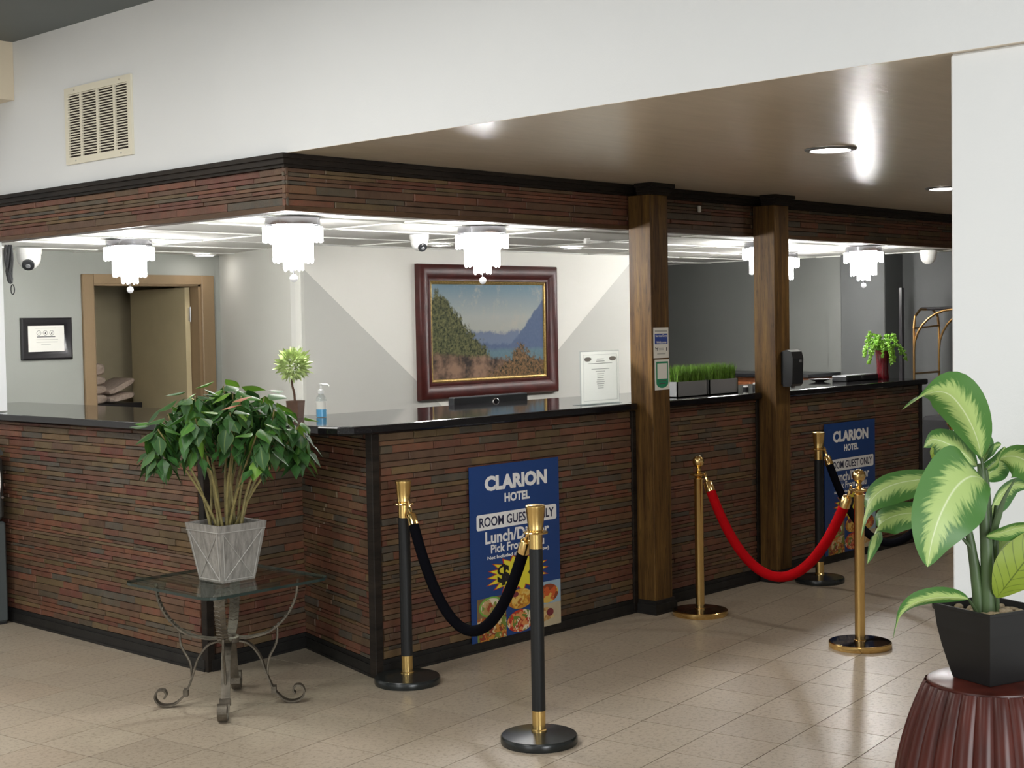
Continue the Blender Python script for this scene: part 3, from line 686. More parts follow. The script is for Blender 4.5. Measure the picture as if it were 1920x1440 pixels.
def poster(label):
    t = thing('menu_poster', label, 'poster', group='blue hotel posters'); Wd, H = .65, .86
    obj('panel', MB().box(0, Wd, -.005, 0, 0, H), M['blue'], t)
    y = -.0052; top = lambda f: H*(1-f)
    text('CLARION', Wd*.51, top(.105), Wd*.70, .075, M['pwhite'], t, y, .055)
    text('HOTEL', Wd*.515, top(.197), Wd*.285, .045, M['pwhite'], t, y, .045)
    b = MB(); x0, x1, z0, z1, r = Wd*.065, Wd*.965, top(.367), top(.277), .012; pts = []
    for cx, cz, a0 in ((x1-r, z1-r, 0), (x0+r, z1-r, 90), (x0+r, z0+r, 180), (x1-r, z0+r, 270)):
        for k in range(5): a = math.radians(a0+k*22.5); pts.append((cx+r*math.cos(a), y-.0004, cz+r*math.sin(a)))
    obj('banner', b.add(pts, [tuple(range(len(pts)))]), M['pwhite'], t)
    text('ROOM GUEST ONLY', Wd*.515, top(.322), Wd*.84, .048, M['navytext'], t, y-.0006, .018)
    text('Lunch/Dinner', Wd*.515, top(.414), Wd*.72, .062, M['pwhite'], t, y, .03)
    text('Pick From Menu', Wd*.515, top(.481), Wd*.60, .043, M['pwhite'], t, y, .03)
    text('Not Included :(Ju', Wd*.355, top(.533), Wd*.36, .022, M['pwhite'], t, y, .035)
    text('ow)', Wd*.83, top(.533), Wd*.08, .022, M['pwhite'], t, y, .035)
    plate(Wd*.56, Wd*.77, top(.539), top(.527), y, M['pwhite'], t, 'small_print')
    for (s, mt, nm, dy) in ((1.0, M['redink'], 'starburst_edge', .0003), (.92, M['yellow'], 'starburst', .0008)):
        pts = []; rr = random.Random(3); cx, cz = Wd*.51, top(.645)
        for k in range(36):
            a = 2*PI*k/36; q = (1.0+.1*rr.random() if k % 2 == 0 else .74)*s
            pts.append((cx+Wd*.345*q*math.cos(a), y-dy, cz+.098*q*math.sin(a)))
        pts.append((cx, y-dy, cz)); obj(nm, MB().add(pts, [(k, (k+1) % 36, 36) for k in range(36)][::1]), mt, t)
    text('$', Wd*.345, top(.64), Wd*.135, .105, M['pblack'], t, y-.0012, .04, 'price'); text('7', Wd*.52, top(.64), Wd*.135, .09, M['pblack'], t, y-.0012, .04, 'price')
    text('+TAX', Wd*.70, top(.655), Wd*.16, .027, M['pblack'], t, y-.0012, .02, 'price')
    gx = [Wd*.055, Wd*.37, Wd*.69, Wd*1.0]; gz = [0.0, .115, .222]
    plate(gx[0], gx[1], gz[1], gz[2]-.012, y, M['wood_plate'], t, 'food_picture'); plate(gx[0], gx[1], gz[0], gz[1], y, FM['stew'], t, 'food_picture')
    plate(gx[2], gx[3], gz[0], gz[1], y, M['tan_print'], t, 'food_picture'); plate(gx[2], gx[3], gz[1], gz[2]+.008, y, M['sky_print'], t, 'food_picture')
    obj('food_picture', disc(Wd*.205, .163, .086, .050, y-.0008), M['green_print'], t); obj('food_picture', disc(Wd*.205, .163, .074, .042, y-.0014), FM['taco'], t)
    obj('food_picture', disc(Wd*.53, .172, .094, .05, y-.0008), FM['fries'], t); obj('food_picture', disc(Wd*.47, .198, .026, .013, y-.0014), M['dip'], t)
    obj('food_picture', disc(Wd*.53, .062, .100, .056, y-.001), FM['pizza'], t)
    obj('food_picture', disc(Wd*.85, .168, .078, .048, y-.0009), FM['burger'], t)
    obj('food_picture', MB().add([(Wd*.71, y-.001, .02), (Wd*.93, y-.001, .04), (Wd*.84, y-.001, .1), (Wd*.73, y-.001, .09)], [(0, 1, 2, 3)]), FM['nacho'], t); obj('food_picture', disc(Wd*.87, .07, .026, .02, y-.0016), M['dip'], t)
    return t
p1 = poster('blue hotel menu poster on the longest counter front, behind the black rope')
p2 = dup(p1)
place(p1, (4.899, 4.9005, .05)); place(p2, (8.152, 4.9005, .052), 0, 'blue hotel menu poster in the dim far counter section, beyond the red rope')

# ------------------------------------------------------------------ air return grille
t = thing('air_vent', 'cream metal return-air grille high on the white wall', 'vent', (XW, 6.41, 2.448))
fx = XW
b = MB()
def ringX(y0, y1, z0, z1, w, x0, x1):
    q = MB(); q.box(x0, x1, y0, y0+w, z0, z1).box(x0, x1, y1-w, y1, z0, z1).box(x0, x1, y0+w, y1-w, z0, z0+w).box(x0, x1, y0+w, y1-w, z1-w, z1); return q
obj('frame', ringX(6.102, 6.718, 2.448, 2.834, .034, fx-.012, fx), M['cream'], t)
obj('duct_shadow', MB().box(fx-.002, fx-.001, 6.12, 6.7, 2.46, 2.82), M['dark'], t)
for y in (6.255, 6.41, 6.565): obj('mullion', MB().box(fx-.011, fx-.002, y-.010, y+.010, 2.482, 2.80), M['cream'], t)
sl = MB().obox((0, -.067, 0), (.009, 0, .0015), (0, .134, 0), (0, 0, .0055)).mesh('slat', M['cream'])
for yc in (6.190, 6.333, 6.487, 6.632):
    for k in range(24): inst('slat', sl, t, Matrix.Translation((fx-.0115, yc, 2.491+k*.0131)))
for y in (6.2, 6.62):
    for z in (2.463, 2.818): obj('screw', MB().tube([(fx-.0135, y, z), (fx-.012, y, z)], .005, 8), M['silver'], t)

# ------------------------------------------------------------------ chandeliers
def chandelier(label):
    t = thing('chandelier', label, 'chandelier', group='crystal flush-mount chandeliers')
    obj('ceiling_plate', MB().lathe([(0, 0), (.137, 0), (.137, -.036), (.131, -.036), (.131, -.006), (0, -.006)], 36), M['chrome'], t, True)
    for r, z0, z1, n, wd in ((.141, -.043, -.112, 40, .0085), (.093, -.085, -.212, 28, .008), (.044, -.195, -.252, 14, .007)):
        b = MB()
        for k in range(n):
            a = 2*PI*k/n; cx, cy = r*math.cos(a), r*math.sin(a); jz = random.uniform(-.003, .003)-(.008 if k % 2 else 0)
            b.tube([(cx, cy, z0), (cx, cy, z1+.016+jz), (cx, cy, z1+.008+jz), (cx, cy, z1+jz)], [wd, wd, wd*1.25, wd*.5], 6)
        obj('crystal_tier', b, M['crystal'], t)
    b = MB().lathe([(0, -.040), (.10, -.040), (.10, -.092), (0, -.095)], 24); obj('lamp_core', b, M['glow'], t)
    b = MB().lathe([(0, -.096), (.058, -.096), (.058, -.195), (0, -.195)], 20); obj('lamp_core', b, M['glow'], t)
    obj('lamp_core', MB().lathe([(0, -.196), (.026, -.196), (.026, -.236), (0, -.236)], 16), M['glow'], t)
    obj('wire', MB().tube([(0, 0, -.237), (0, 0, -.278)], .0016, 6), M['chrome'], t)
    obj('crystal_ball', MB().sphere((0, 0, -.296), .02, 16, 10), M['crystal_ball'], t, True)
    return t
CH = [((4.77, 7.62), 'crystal chandelier hanging before the open doorway'), ((4.49, 5.69), 'crystal chandelier above the notched counter corner, over the small topiary'),
      ((5.79, 5.65), 'crystal chandelier in front of the large framed painting'), ((9.95, 5.62), 'crystal chandelier above the red vase, near the luggage cart'),
      ((8.68, 5.69), 'crystal chandelier half hidden by the dispenser post, larger of the pair'), ((10.25, 6.55), 'farthest and smallest-looking crystal chandelier peeking past the dispenser post')]
src = chandelier(CH[0][1])
for k, (p, lab) in enumerate(CH): place(src if k == 0 else dup(src), (p[0], p[1], ZO-.001), k*.7, lab)

# ------------------------------------------------------------------ recessed downlights, cameras, sprinklers
def downlight(p, z, r, label, em, trim):
    t = thing('downlight', label, 'downlight', (p[0], p[1], z), group='recessed downlights')
    obj('trim_ring', MB().lathe([(r*.74, z-.003), (r*.78, z-.009), (r*.96, z-.006), (r, z), (r*.74, z)], 32, (p[0], p[1], 0), cap=False), trim, t, True)
    obj('lens', MB().lathe([(0, z-.004), (r*.75, z-.004)], 28, (p[0], p[1], 0), cap=False), em, t)
downlight((5.636, 3.342), ZS-.001, .115, 'nearer recessed downlight in the glossy taupe soffit', M['downlight'], M['grey_plastic'])
downlight((7.886, 3.921), ZS-.001, .115, 'recessed downlight in the taupe soffit half cut by the white wall', M['downlight'], M['grey_plastic'])
downlight((6.125, 8.787), ZO-.002, .085, 'office downlight above the doorway corner', M['downlight_dim'], M['white_plastic'])
downlight((6.762, 6.983), ZO-.002, .085, 'office downlight beside the dome camera, above the painting', M['downlight_dim'], M['white_plastic'])
downlight((7.908, 6.809), ZO-.002, .085, 'office downlight past the painting, near the stickered post', M['downlight_dim'], M['white_plastic'])
def cctv(p, label, yaw=0, lens=True, s=1.0):
    t = thing('security_camera', label, 'camera', (0, 0, 0), 0, 'white dome security cameras')
    obj('mount', MB().lathe([(0, 0), (.055*s, 0), (.055*s, -.022*s), (.05*s, -.03*s), (0, -.03*s)], 24), M['white_plastic'], t, True)
    obj('dome', MB().lathe([(.05*s, -.028*s)]+[(max(.0005, .05*s*math.cos(a)), -.04*s-.052*s*math.sin(a)) for a in [k*PI/16 for k in range(9)]], 24), M['white_plastic'], t, True)
    if lens:
        d = Vector((.0, -.72, -.55)).normalized(); c = Vector((0, 0, -.045*s))
        obj('lens', MB().tube([c+d*.03*s, c+d*.052*s, c+d*.056*s], [.026*s, .026*s, .02*s], 18), M['black_plastic'], t, True)
        obj('lens_glass', MB().tube([c+d*.055*s, c+d*.0585*s], [.012*s, .008*s], 12), M['grey_plastic'], t, True)
    place(t, (p[0], p[1], ZO-.001), yaw)
cctv((4.66, 8.62), 'white dome camera beside the black cable loop', math.radians(-35), True, 1.5)
cctv((5.929, 6.309), 'white dome camera on the office ceiling near the painting', math.radians(-15), True, 1.05)
cctv((11.0, 5.62), 'white dome camera at the far end of the brick header', 0, False, 1.25)
for (x, y), lab in (((7.145, 6.024), 'small white sprinkler head on the office ceiling'), ((7.55, 5.75), 'small sensor box on the office ceiling beside the stickered post')):
    t = thing('ceiling_sensor', lab, 'sensor', (x, y, ZO))
    obj('plate', MB().lathe([(0, 0), (.022, 0), (.02, -.006), (0, -.006)], 16, (x, y, ZO-.001)), M['white_plastic'], t)
    obj('head', MB().box(x-.025, x+.012, y-.012, y+.012, ZO-.035, ZO-.007, bev=.004), M['white_plastic'], t)
cb = MB()
for k in range(6):
    pts = spline([(4.30+.012*math.cos(k*1.1), 8.2+.02*math.sin(k*1.1), 2.128), (4.30+.02*math.cos(k), 8.2+.026*math.sin(k), 2.05), (4.30+.012*math.cos(k*2), 8.2+.016*math.sin(k*2), 1.97-.01*k), (4.31, 8.2, 1.90)], 9)
    cb.tube(pts, .011-.0008*k, 6)
lp = [(4.32, 8.2+.022*math.cos(a), 1.86+.03*math.sin(a)) for a in [2*PI*q/12 for q in range(13)]]; cb.tube(lp, .0035, 6)
tag(obj('cable_bundle', cb, M['black_plastic'], None, True), 'black cable bundle hanging with a loop below the ceiling', 'cable')

# ------------------------------------------------------------------ framed pictures
def landscape():
    m, t, b = nt('painted_landscape'); tc = t.nodes.new('ShaderNodeTexCoord').outputs['Object']; s = N(t, 'ShaderNodeSeparateXYZ'); t.links.new(tc, s.inputs[0])
    x = math_(t, 'ADD', math_(t, 'DIVIDE', s.outputs[0], 1.212), .5); z = math_(t, 'ADD', math_(t, 'DIVIDE', s.outputs[2], .70), .5)
    n1 = math_(t, 'SUBTRACT', noise_(t, 6, 5, .7, tc), .5); n2 = math_(t, 'SUBTRACT', noise_(t, 28, 4, .7, tc), .5); n3 = noise_(t, 45, 3, .7, tc)
    c = ramp(t, z, [(.4, (.50, .50, .44)), (.65, (.50, .53, .50)), (1, (.20, .33, .42))])
    c = mixc(t, ramp(t, math_(t, 'ADD', n1, math_(t, 'MULTIPLY', n2, .4)), [(.02, 0), (.2, .7)]), c, (.58, .55, .47))
    def edge(mask_val, soft, cc, cur): return mixc(t, ramp(t, mask_val, [(.5-soft, 0), (.5+soft, 1)]), cur, cc)
    def below(f, amp=.1, amp2=.0): return math_(t, 'ADD', math_(t, 'SUBTRACT', math_(t, 'ADD', math_(t, 'ADD', f, .5), math_(t, 'ADD', math_(t, 'MULTIPLY', n1, amp), math_(t, 'MULTIPLY', n2, amp2))), z), 0)
    far = math_(t, 'ADD', .47, math_(t, 'MULTIPLY', math_(t, 'ABSOLUTE', math_(t, 'SUBTRACT', x, .62)), .12))
    c = edge(below(far, .25, .05), .02, (.20, .25, .36), c)
    mt_ = math_(t, 'ADD', .36, math_(t, 'MULTIPLY', math_(t, 'MAXIMUM', math_(t, 'SUBTRACT', x, .70), 0.0), 1.6))
    c = edge(below(mt_, .18, .04), .012, mixc(t, n3, (.09, .14, .26), (.16, .21, .33)), c)
    c = edge(below(math_(t, 'ADD', .30, 0.0), .05, .02), .02, mixc(t, n3, (.10, .2, .26), (.2, .3, .34)), c)
    tr = math_(t, 'SUBTRACT', .95, math_(t, 'MULTIPLY', math_(t, 'ABSOLUTE', math_(t, 'SUBTRACT', x, .06)), 1.65))
    c = edge(below(tr, .45, .28), .03, mixc(t, ramp(t, n3, [(.35, 0), (.65, 1)]), (.018, .03, .014), (.20, .20, .085)), c)
    g = math_(t, 'ADD', .22, math_(t, 'MULTIPLY', math_(t, 'SUBTRACT', .5, x), .12))
    c = edge(below(g, .12, .1), .02, mixc(t, ramp(t, noise_(t, 5, 4, .7, tc), [(.4, 0), (.6, 1)]), (.045, .035, .03), (.34, .21, .14)), c)
    sh = math_(t, 'SUBTRACT', .34, math_(t, 'MULTIPLY', math_(t, 'ABSOLUTE', math_(t, 'SUBTRACT', x, .78)), 1.1))
    c = edge(below(sh, .3, .4), .03, mixc(t, ramp(t, n3, [(.35, 0), (.65, 1)]), (.02, .03, .018), (.34, .19, .09)), c)
    c = mixc(t, 1, c, (.74, .74, .74), 'MULTIPLY'); t.links.new(c, b.inputs['Base Color']); b.inputs['Roughness'].default_value = .6; b.inputs['Specular IOR Level'].default_value = .15; bump(t, b, n3, .15, .003); return m
M['landscape'] = landscape()
t = thing('framed_painting', 'large landscape painting in a wide dark cherry frame on the back wall', 'painting', (7.74, 7.5, 1.06))
Yb = 7.499
obj('frame', MB().frame(6.995, 8.475, 1.062, 2.035, [(0, 0), (0, .035), (.012, .05), (.04, .06), (.07, .052), (.098, .03), (.104, .034), (.118, .034), (.122, .022)], Yb), M['cherry'], t, True)
obj('gold_bead', MB().frame(6.995, 8.475, 1.062, 2.035, [(.122, .012), (.122, .024), (.13, .028), (.14, .024), (.145, .012)], Yb), M['goldleaf'], t)
obj('canvas', MB().box(7.135, 8.335, Yb-.014, Yb-.006, 1.20, 1.897), M['landscape'], t)
t = thing('framed_notice', 'white no-smoking notice in a thick black frame beside the doorway', 'sign', (4.965, 9.0, 1.41))
tilt = MB(); Yb = 8.999
obj('frame', MB().frame(4.782, 5.156, 1.412, 1.695, [(0, 0), (0, .02), (.01, .027), (.03, .024), (.052, .012), (.054, .008)], Yb), M['black_frame'], t, True)
obj('paper', MB().box(4.834, 5.104, Yb-.008, Yb-.004, 1.462, 1.645), M['paper'], t)
yy = Yb-.0082
plate(4.89, 5.04, 1.6225, 1.6255, yy, M['ink2'], t, 'small_print')
for k, cx in enumerate((4.915, 4.962, 5.009)):
    b = MB(); n = 20
    for a in range(n):
        a0, a1 = 2*PI*a/n, 2*PI*(a+1)/n
        b.add([(cx+.017*math.cos(a0), yy-.0005, 1.592+.017*math.sin(a0)), (cx+.017*math.cos(a1), yy-.0005, 1.592+.017*math.sin(a1)), (cx+.0145*math.cos(a1), yy-.0005, 1.592+.0145*math.sin(a1)), (cx+.0145*math.cos(a0), yy-.0005, 1.592+.0145*math.sin(a0))], [(0, 1, 2, 3)])
    if k == 0: b.add([(cx-.006, yy-.0005, 1.586), (cx+.006, yy-.0005, 1.596), (cx+.006, yy-.0005, 1.598), (cx-.006, yy-.0005, 1.588)], [(0, 1, 2, 3)])
    else: b.add([(cx-.007, yy-.0005, 1.583), (cx+.004, yy-.0005, 1.584), (cx+.007, yy-.0005, 1.602), (cx-.001, yy-.0005, 1.598)], [(0, 1, 2, 3)])
    obj('icon', b, M['ink'], t)
plate(4.90, 5.035, 1.563, 1.569, yy, M['ink'], t, 'small_print')
for z, x0, x1 in ((1.545, 4.895, 5.055), (1.529, 4.895, 5.052), (1.513, 4.93, 5.0)): plate(x0, x1, z, z+.0035, yy, M['ink2'], t, 'small_print')

# ------------------------------------------------------------------ glass-topped scroll table with the big potted plant
TX, TY, TZ = 3.59, 5.05, .54
t = thing('side_table', 'wrought-iron scroll-leg side table with a smoked glass top', 'table', (TX, TY, 0))
hs, cc = .315, .075
poly = []
for sx, sy in ((1, 1), (-1, 1), (-1, -1), (1, -1)):
    c0 = Vector((TX+sx*hs, TY+sy*hs)); a_, b_ = (Vector((0, -sy*cc)), Vector((-sx*cc, 0))) if sx*sy > 0 else (Vector((-sx*cc, 0)), Vector((0, -sy*cc)))
    for k in range(5):
        f = k/4; p = c0+a_*(1-f)**2+b_*f**2; poly.append((p.x, p.y))
g = obj('glass_top', MB().prism(poly, TZ-.012, TZ), M['glass'], t)
eb = MB(); n = len(poly)
for i in range(n):
    p, q = Vector(poly[i]), Vector(poly[(i+1) % n]); c = Vector((TX, TY)); e = (p-c).normalized()*.003; e2 = (q-c).normalized()*.003
    eb.add([(p.x+e.x, p.y+e.y, TZ-.0125), (q.x+e2.x, q.y+e2.y, TZ-.0125), (q.x+e2.x, q.y+e2.y, TZ-.001), (p.x+e.x, p.y+e.y, TZ-.001),
            (p.x-3*e.x, p.y-3*e.y, TZ-.0125), (q.x-3*e2.x, q.y-3*e2.y, TZ-.0125)], [(0, 1, 2, 3), (4, 5, 1, 0)])
obj('glass_edge', eb, M['glass_edge'], g)
obj('hub', MB().lathe([(.045, .270), (.05, .275), (.05, .292), (.045, .296), (.03, .296), (.03, .27), (.045, .27)], 20, (TX, TY, 0), cap=False), M['iron'], t, True)
for k in range(4):
    a = math.radians(45+90*k)+math.radians(3); d = Vector((math.cos(a), math.sin(a), 0)); nn = Vector((-d.y, d.x, 0)); o = Vector((TX, TY, 0))
    P = lambda r, z: o+d*r+Vector((0, 0, z))
    up = spline([P(.028, .288), P(.10, .290), (P(.18, .315)), P(.245, .375), P(.285, .45), P(.298, .528)], 22)
    arm = MB().strip(up, nn, .042, .007); 
    for i in range(9, 21):       # raised herringbone leaf ribs
        c = up[i]; tg = (up[i+1 if i < 21 else i]-up[i-1]).normalized(); out_ = nn.cross(tg).normalized()
        for s in (-1, 1):
            for sd in (-1, 1):
                base_ = c+out_*sd*.004; arm.tube([base_, base_+nn*s*.012+tg*.008, base_+nn*s*.024+tg*.006], [.003, .0035, .0015], 5)
    obj('arm', arm, M['iron'], t)
    lo = spline([P(.03, .278), P(.085, .262), P(.13, .205), P(.155, .13), P(.185, .06), P(.225, .018), P(.262, .0075), P(.297, .016), P(.314, .044), P(.302, .072), P(.277, .074), P(.266, .054), P(.276, .040)], 40)
    lo = [Vector((p.x, p.y, max(p.z, .0045))) for p in lo]
    lg = obj('leg', MB().strip(lo, nn, .038, .007), M['iron'], t)
    c = lo[13]; obj('collar', MB().obox(c-nn*.023-d*.010-Vector((0, 0, .014)), nn*.046, d*.02, (0, 0, .028)), M['iron'], lg)
    br = spline([P(.205, .325), P(.20, .26), P(.165, .19), P(.158, .125)], 10); obj('brace', MB().tube(br, .0055, 6), M['iron'], t)

# pot
t = thing('potted_poinsettia', 'tall leggy poinsettia with a flat leafy crown in a whitewashed wooden pot', 'plant', (TX, TY, TZ))
PT, PB, PH = .122, .083, .245
def taper(z0, z1, a0, a1, cx, cy, wall=None, rotz=0):
    R_ = Matrix.Rotation(rotz, 3, 'Z'); vs = []
    rings = [(a0, z0), (a1, z1)]+([(a1-wall, z1), (a1-wall-.004, z1-.03)] if wall else [])
    for a, z in rings:
        for sx, sy in ((-1, -1), (1, -1), (1, 1), (-1, 1)):
            p = R_ @ Vector((sx*a, sy*a, 0)); vs.append((cx+p.x, cy+p.y, z))
    fs = [(3, 2, 1, 0)]+[(k*4+j, k*4+(j+1) % 4, k*4+4+(j+1) % 4, k*4+4+j) for k in range(len(rings)-1) for j in range(4)]
    if not wall: fs.append(tuple(range(4*len(rings)-4, 4*len(rings))))
    return MB().add(vs, fs)
pot = obj('pot', taper(TZ, TZ+PH, PB, PT, TX, TY, .012), M['wash'], t)
for sx, sy, ax in ((-1, 0, 0), (0, -1, 0), (1, 0, 0), (0, 1, 0)):
    def Q(u, v):        # u in -1..1 across the face, v 0..1 up
        a = PB+(PT-PB)*v+.002; z = TZ+PH*v
        return Vector((TX+(sx*a if sx else u*a), TY+(sy*a if sy else u*a), z))
    nn = Vector((sx, sy, .15)).normalized()
    for (u0, v0, u1, v1) in ((-.84, .04, .84, .04), (-.84, .04, -.84, .86), (.84, .04, .84, .86), (-.84, .04, .84, .86), (.84, .04, -.84, .86), (-.97, .88, .97, .88)):
        obj('slat', MB().tube([Q(u0, v0), Q(u1, v1)], .0022, 5), M['wash_light'], pot)
obj('soil', taper(TZ+PH-.04, TZ+PH-.02, PT-.02, PT-.017, TX, TY), M['soil'], t)
rp = random.Random(5)
def leaf_mesh(mid, hw, side, fold=.12, mat=None, across=5, prof=None, name='leaf', wave=0):
    n = len(mid); vs = []; uvs = []; fs = []
    for i, p in enumerate(mid):
        s = i/(n-1); tg = (mid[min(i+1, n-1)]-mid[max(i-1, 0)]).normalized()
        sd = Vector(side); sd = (sd-tg*sd.dot(tg)).normalized(); nm = tg.cross(sd).normalized()
        w = hw*(prof(s) if prof else max(.02, math.sin(PI*min(1, s**.75))**.85))
        for k in range(across):
            u = -1+2*k/(across-1)
            vs.append(p+sd*u*w+nm*(abs(u)*fold*w+wave*w*math.sin(s*9+u*2)*abs(u))); uvs.append((k/(across-1), s))
    for i in range(n-1):
        for k in range(across-1): fs.append((i*across+k, i*across+k+1, (i+1)*across+k+1, (i+1)*across+k))
    me = MB().add(vs, fs).mesh(name, mat, True); ul = me.uv_layers.new(name='UVMap')
    for lp_ in me.loops: ul.data[lp_.index].uv = uvs[lp_.vertex_index]
    return me
V3 = Vector
PL = []
for dr in (.10, .28, .5):
    mid = [V3((s, 0, -dr*s*s)) for s in (0, .16, .36, .56, .76, .9, 1)]
    PL.append(leaf_mesh(mid, .34, (0, 1, 0), -.28, M['pleaf'], prof=lambda s: (0.05, .62, 1, .92, .52, .2, .02)[int(round(s*6))]))
PLr, PLy = PL[1].copy(), PL[1].copy(); PLr.materials[0] = M['pleaf_red']; PLy.materials[0] = M['pleaf_yel']
tips = []
def crown(phi, rho): return 1.375-.55*rho*rho/.1225*.38-.02*math.sin(3*phi+1)
stems = []
for k in range(19):
    phi = k*2.39996; rho = .325*math.sqrt((k+.5)/19); r0 = .02+.05*rp.random()
    a = V3((TX+r0*math.cos(phi), TY+r0*math.sin(phi), TZ+PH-.03)); e = V3((TX+rho*math.cos(phi), TY+rho*math.sin(phi), crown(phi, rho)-.03))
    if k == 3: e.z += .03
    m1 = a.lerp(e, .35)+V3((-.02*math.cos(phi), -.02*math.sin(phi), .0)); m2 = a.lerp(e, .72)+V3((rp.uniform(-.015, .015), rp.uniform(-.015, .015), 0))
    obj('stem', MB().tube(spline([a, m1, m2, e], 9), [.0062, .006, .0058, .0055, .005, .0046, .004, .0035, .003], 6), M['stem'], t, True); tips.append(e)
top = max(tips, key=lambda e: e.z-.5*((e.x-TX)**2+(e.y-TY)**2))
cnt = 0
for e in tips:
    for q in range(15):
        phi = q*2.4+rp.uniform(-.3, .3); lvl = q/14
        L = rp.uniform(.068, .105)
        pitch = math.radians(rp.uniform(-5, 30) if lvl < .35 else rp.uniform(25, 70))
        base_ = e+V3((0, 0, .028-.16*lvl*rp.uniform(.6, 1.1)))+V3((math.cos(phi), math.sin(phi), 0))*rp.uniform(.012, .045)
        mw = Matrix.Translation(base_) @ Matrix.Rotation(phi, 4, 'Z') @ Matrix.Rotation(pitch, 4, 'Y') @ Matrix.Rotation(rp.uniform(-.4, .4), 4, 'X') @ Matrix.Diagonal((L, L*rp.uniform(.85, 1.15), L, 1))
        me = rp.choice(PL); x = rp.random()
        if x < .035: me = PLy
        inst('leaf', me, t, mw); cnt += 1
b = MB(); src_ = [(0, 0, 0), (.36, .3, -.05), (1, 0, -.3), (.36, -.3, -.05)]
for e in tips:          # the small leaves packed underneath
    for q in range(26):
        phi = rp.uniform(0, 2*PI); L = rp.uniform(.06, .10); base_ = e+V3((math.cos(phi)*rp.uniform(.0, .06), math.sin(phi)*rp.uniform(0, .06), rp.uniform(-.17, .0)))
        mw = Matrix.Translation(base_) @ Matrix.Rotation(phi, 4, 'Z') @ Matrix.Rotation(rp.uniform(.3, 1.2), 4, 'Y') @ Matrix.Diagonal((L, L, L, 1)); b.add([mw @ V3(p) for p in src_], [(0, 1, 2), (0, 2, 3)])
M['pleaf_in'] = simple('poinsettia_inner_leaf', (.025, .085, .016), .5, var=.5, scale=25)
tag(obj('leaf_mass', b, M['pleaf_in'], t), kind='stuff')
for dx in (0, .03):   # two faded red bracts
    inst('bract', PLr, t, Matrix.Translation((TX-.14+dx, TY-.19-dx, 1.27+dx)) @ Matrix.Rotation(-.9+dx*20, 4, 'Z') @ Matrix.Rotation(-.5, 4, 'Y') @ Matrix.Diagonal((.085, .075, .085, 1)))

# ------------------------------------------------------------------ things on the counter
zc = ZC
# topiary
x, y = 4.434, 5.63
t = thing('topiary_tree', 'small pale green ball topiary in a brown square pot on the counter', 'plant', (x, y, zc))
obj('pot', taper(zc, zc+.085, .028, .034, x, y, .005, math.radians(20)), M['cardboard'], t); obj('soil', taper(zc+.06, zc+.078, .025, .027, x, y, None, math.radians(20)), M['soil'], t)
obj('trunk', MB().tube(spline([(x-.004, y, zc+.075), (x-.006, y, zc+.12), (x-.016, y+.004, zc+.17), (x-.012, y, zc+.23)], 8), [.0065, .006, .006, .006, .0055, .005, .005, .004], 7), M['bark'], t, True)
b = MB(); c0 = V3((x-.010, y, zc+.262))
for k in range(520):
    z_ = 1-2*(k+.5)/520; a = k*2.39996; d = V3((math.sqrt(1-z_*z_)*math.cos(a), math.sqrt(1-z_*z_)*math.sin(a), z_))
    r_ = .058+rp.uniform(-.012, .024); p = c0+d*r_*.72; q = c0+d*(r_+.014)+V3((rp.uniform(-.02, .02), rp.uniform(-.02, .02), rp.uniform(-.01, .02)))
    sd = d.cross(V3((rp.random()-.5, rp.random()-.5, rp.random()-.5))).normalized()*.0075; m = p.lerp(q, .55)
    b.add([p, m+sd, q, m-sd], [(0, 1, 2, 3)])
tag(obj('foliage', b, M['topiary'], t), kind='stuff')
# hand sanitizer
x, y = 4.522, 5.54
t = thing('sanitizer_bottle', 'clear pump bottle of blue hand sanitizer on the counter', 'bottle', (x, y, zc))
obj('bottle', MB().lathe([(0, 0), (.024, 0), (.026, .004), (.026, .085), (.022, .1), (.012, .112), (.011, .118)], 24, (x, y, zc), cap=False), M['clear'], t, True)
obj('gel', MB().lathe([(0, .003), (.0245, .003), (.0245, .042), (0, .042)], 20, (x, y, zc)), M['gel'], t, True)
b = MB(); cy = [(x+.0265*math.cos(a), y+.0265*math.sin(a)) for a in [math.radians(160+k*11) for k in range(15)]]
for (p, q) in zip(cy, cy[1:]): b.add([(p[0], p[1], zc+.04), (q[0], q[1], zc+.04), (q[0], q[1], zc+.08), (p[0], p[1], zc+.08)], [(0, 1, 2, 3)])
obj('label_band', b, M['paper'], t)
b = MB().lathe([(.012, .115), (.014, .117), (.014, .135), (.006, .137), (.005, .155), (.009, .157), (.009, .167), (0, .168)], 16, (x, y, zc))
b.tube([(x, y, zc+.162), (x+.025, y-.025, zc+.16), (x+.028, y-.028, zc+.152)], .0045, 8); obj('pump', b, M['white_plastic'], t, True)
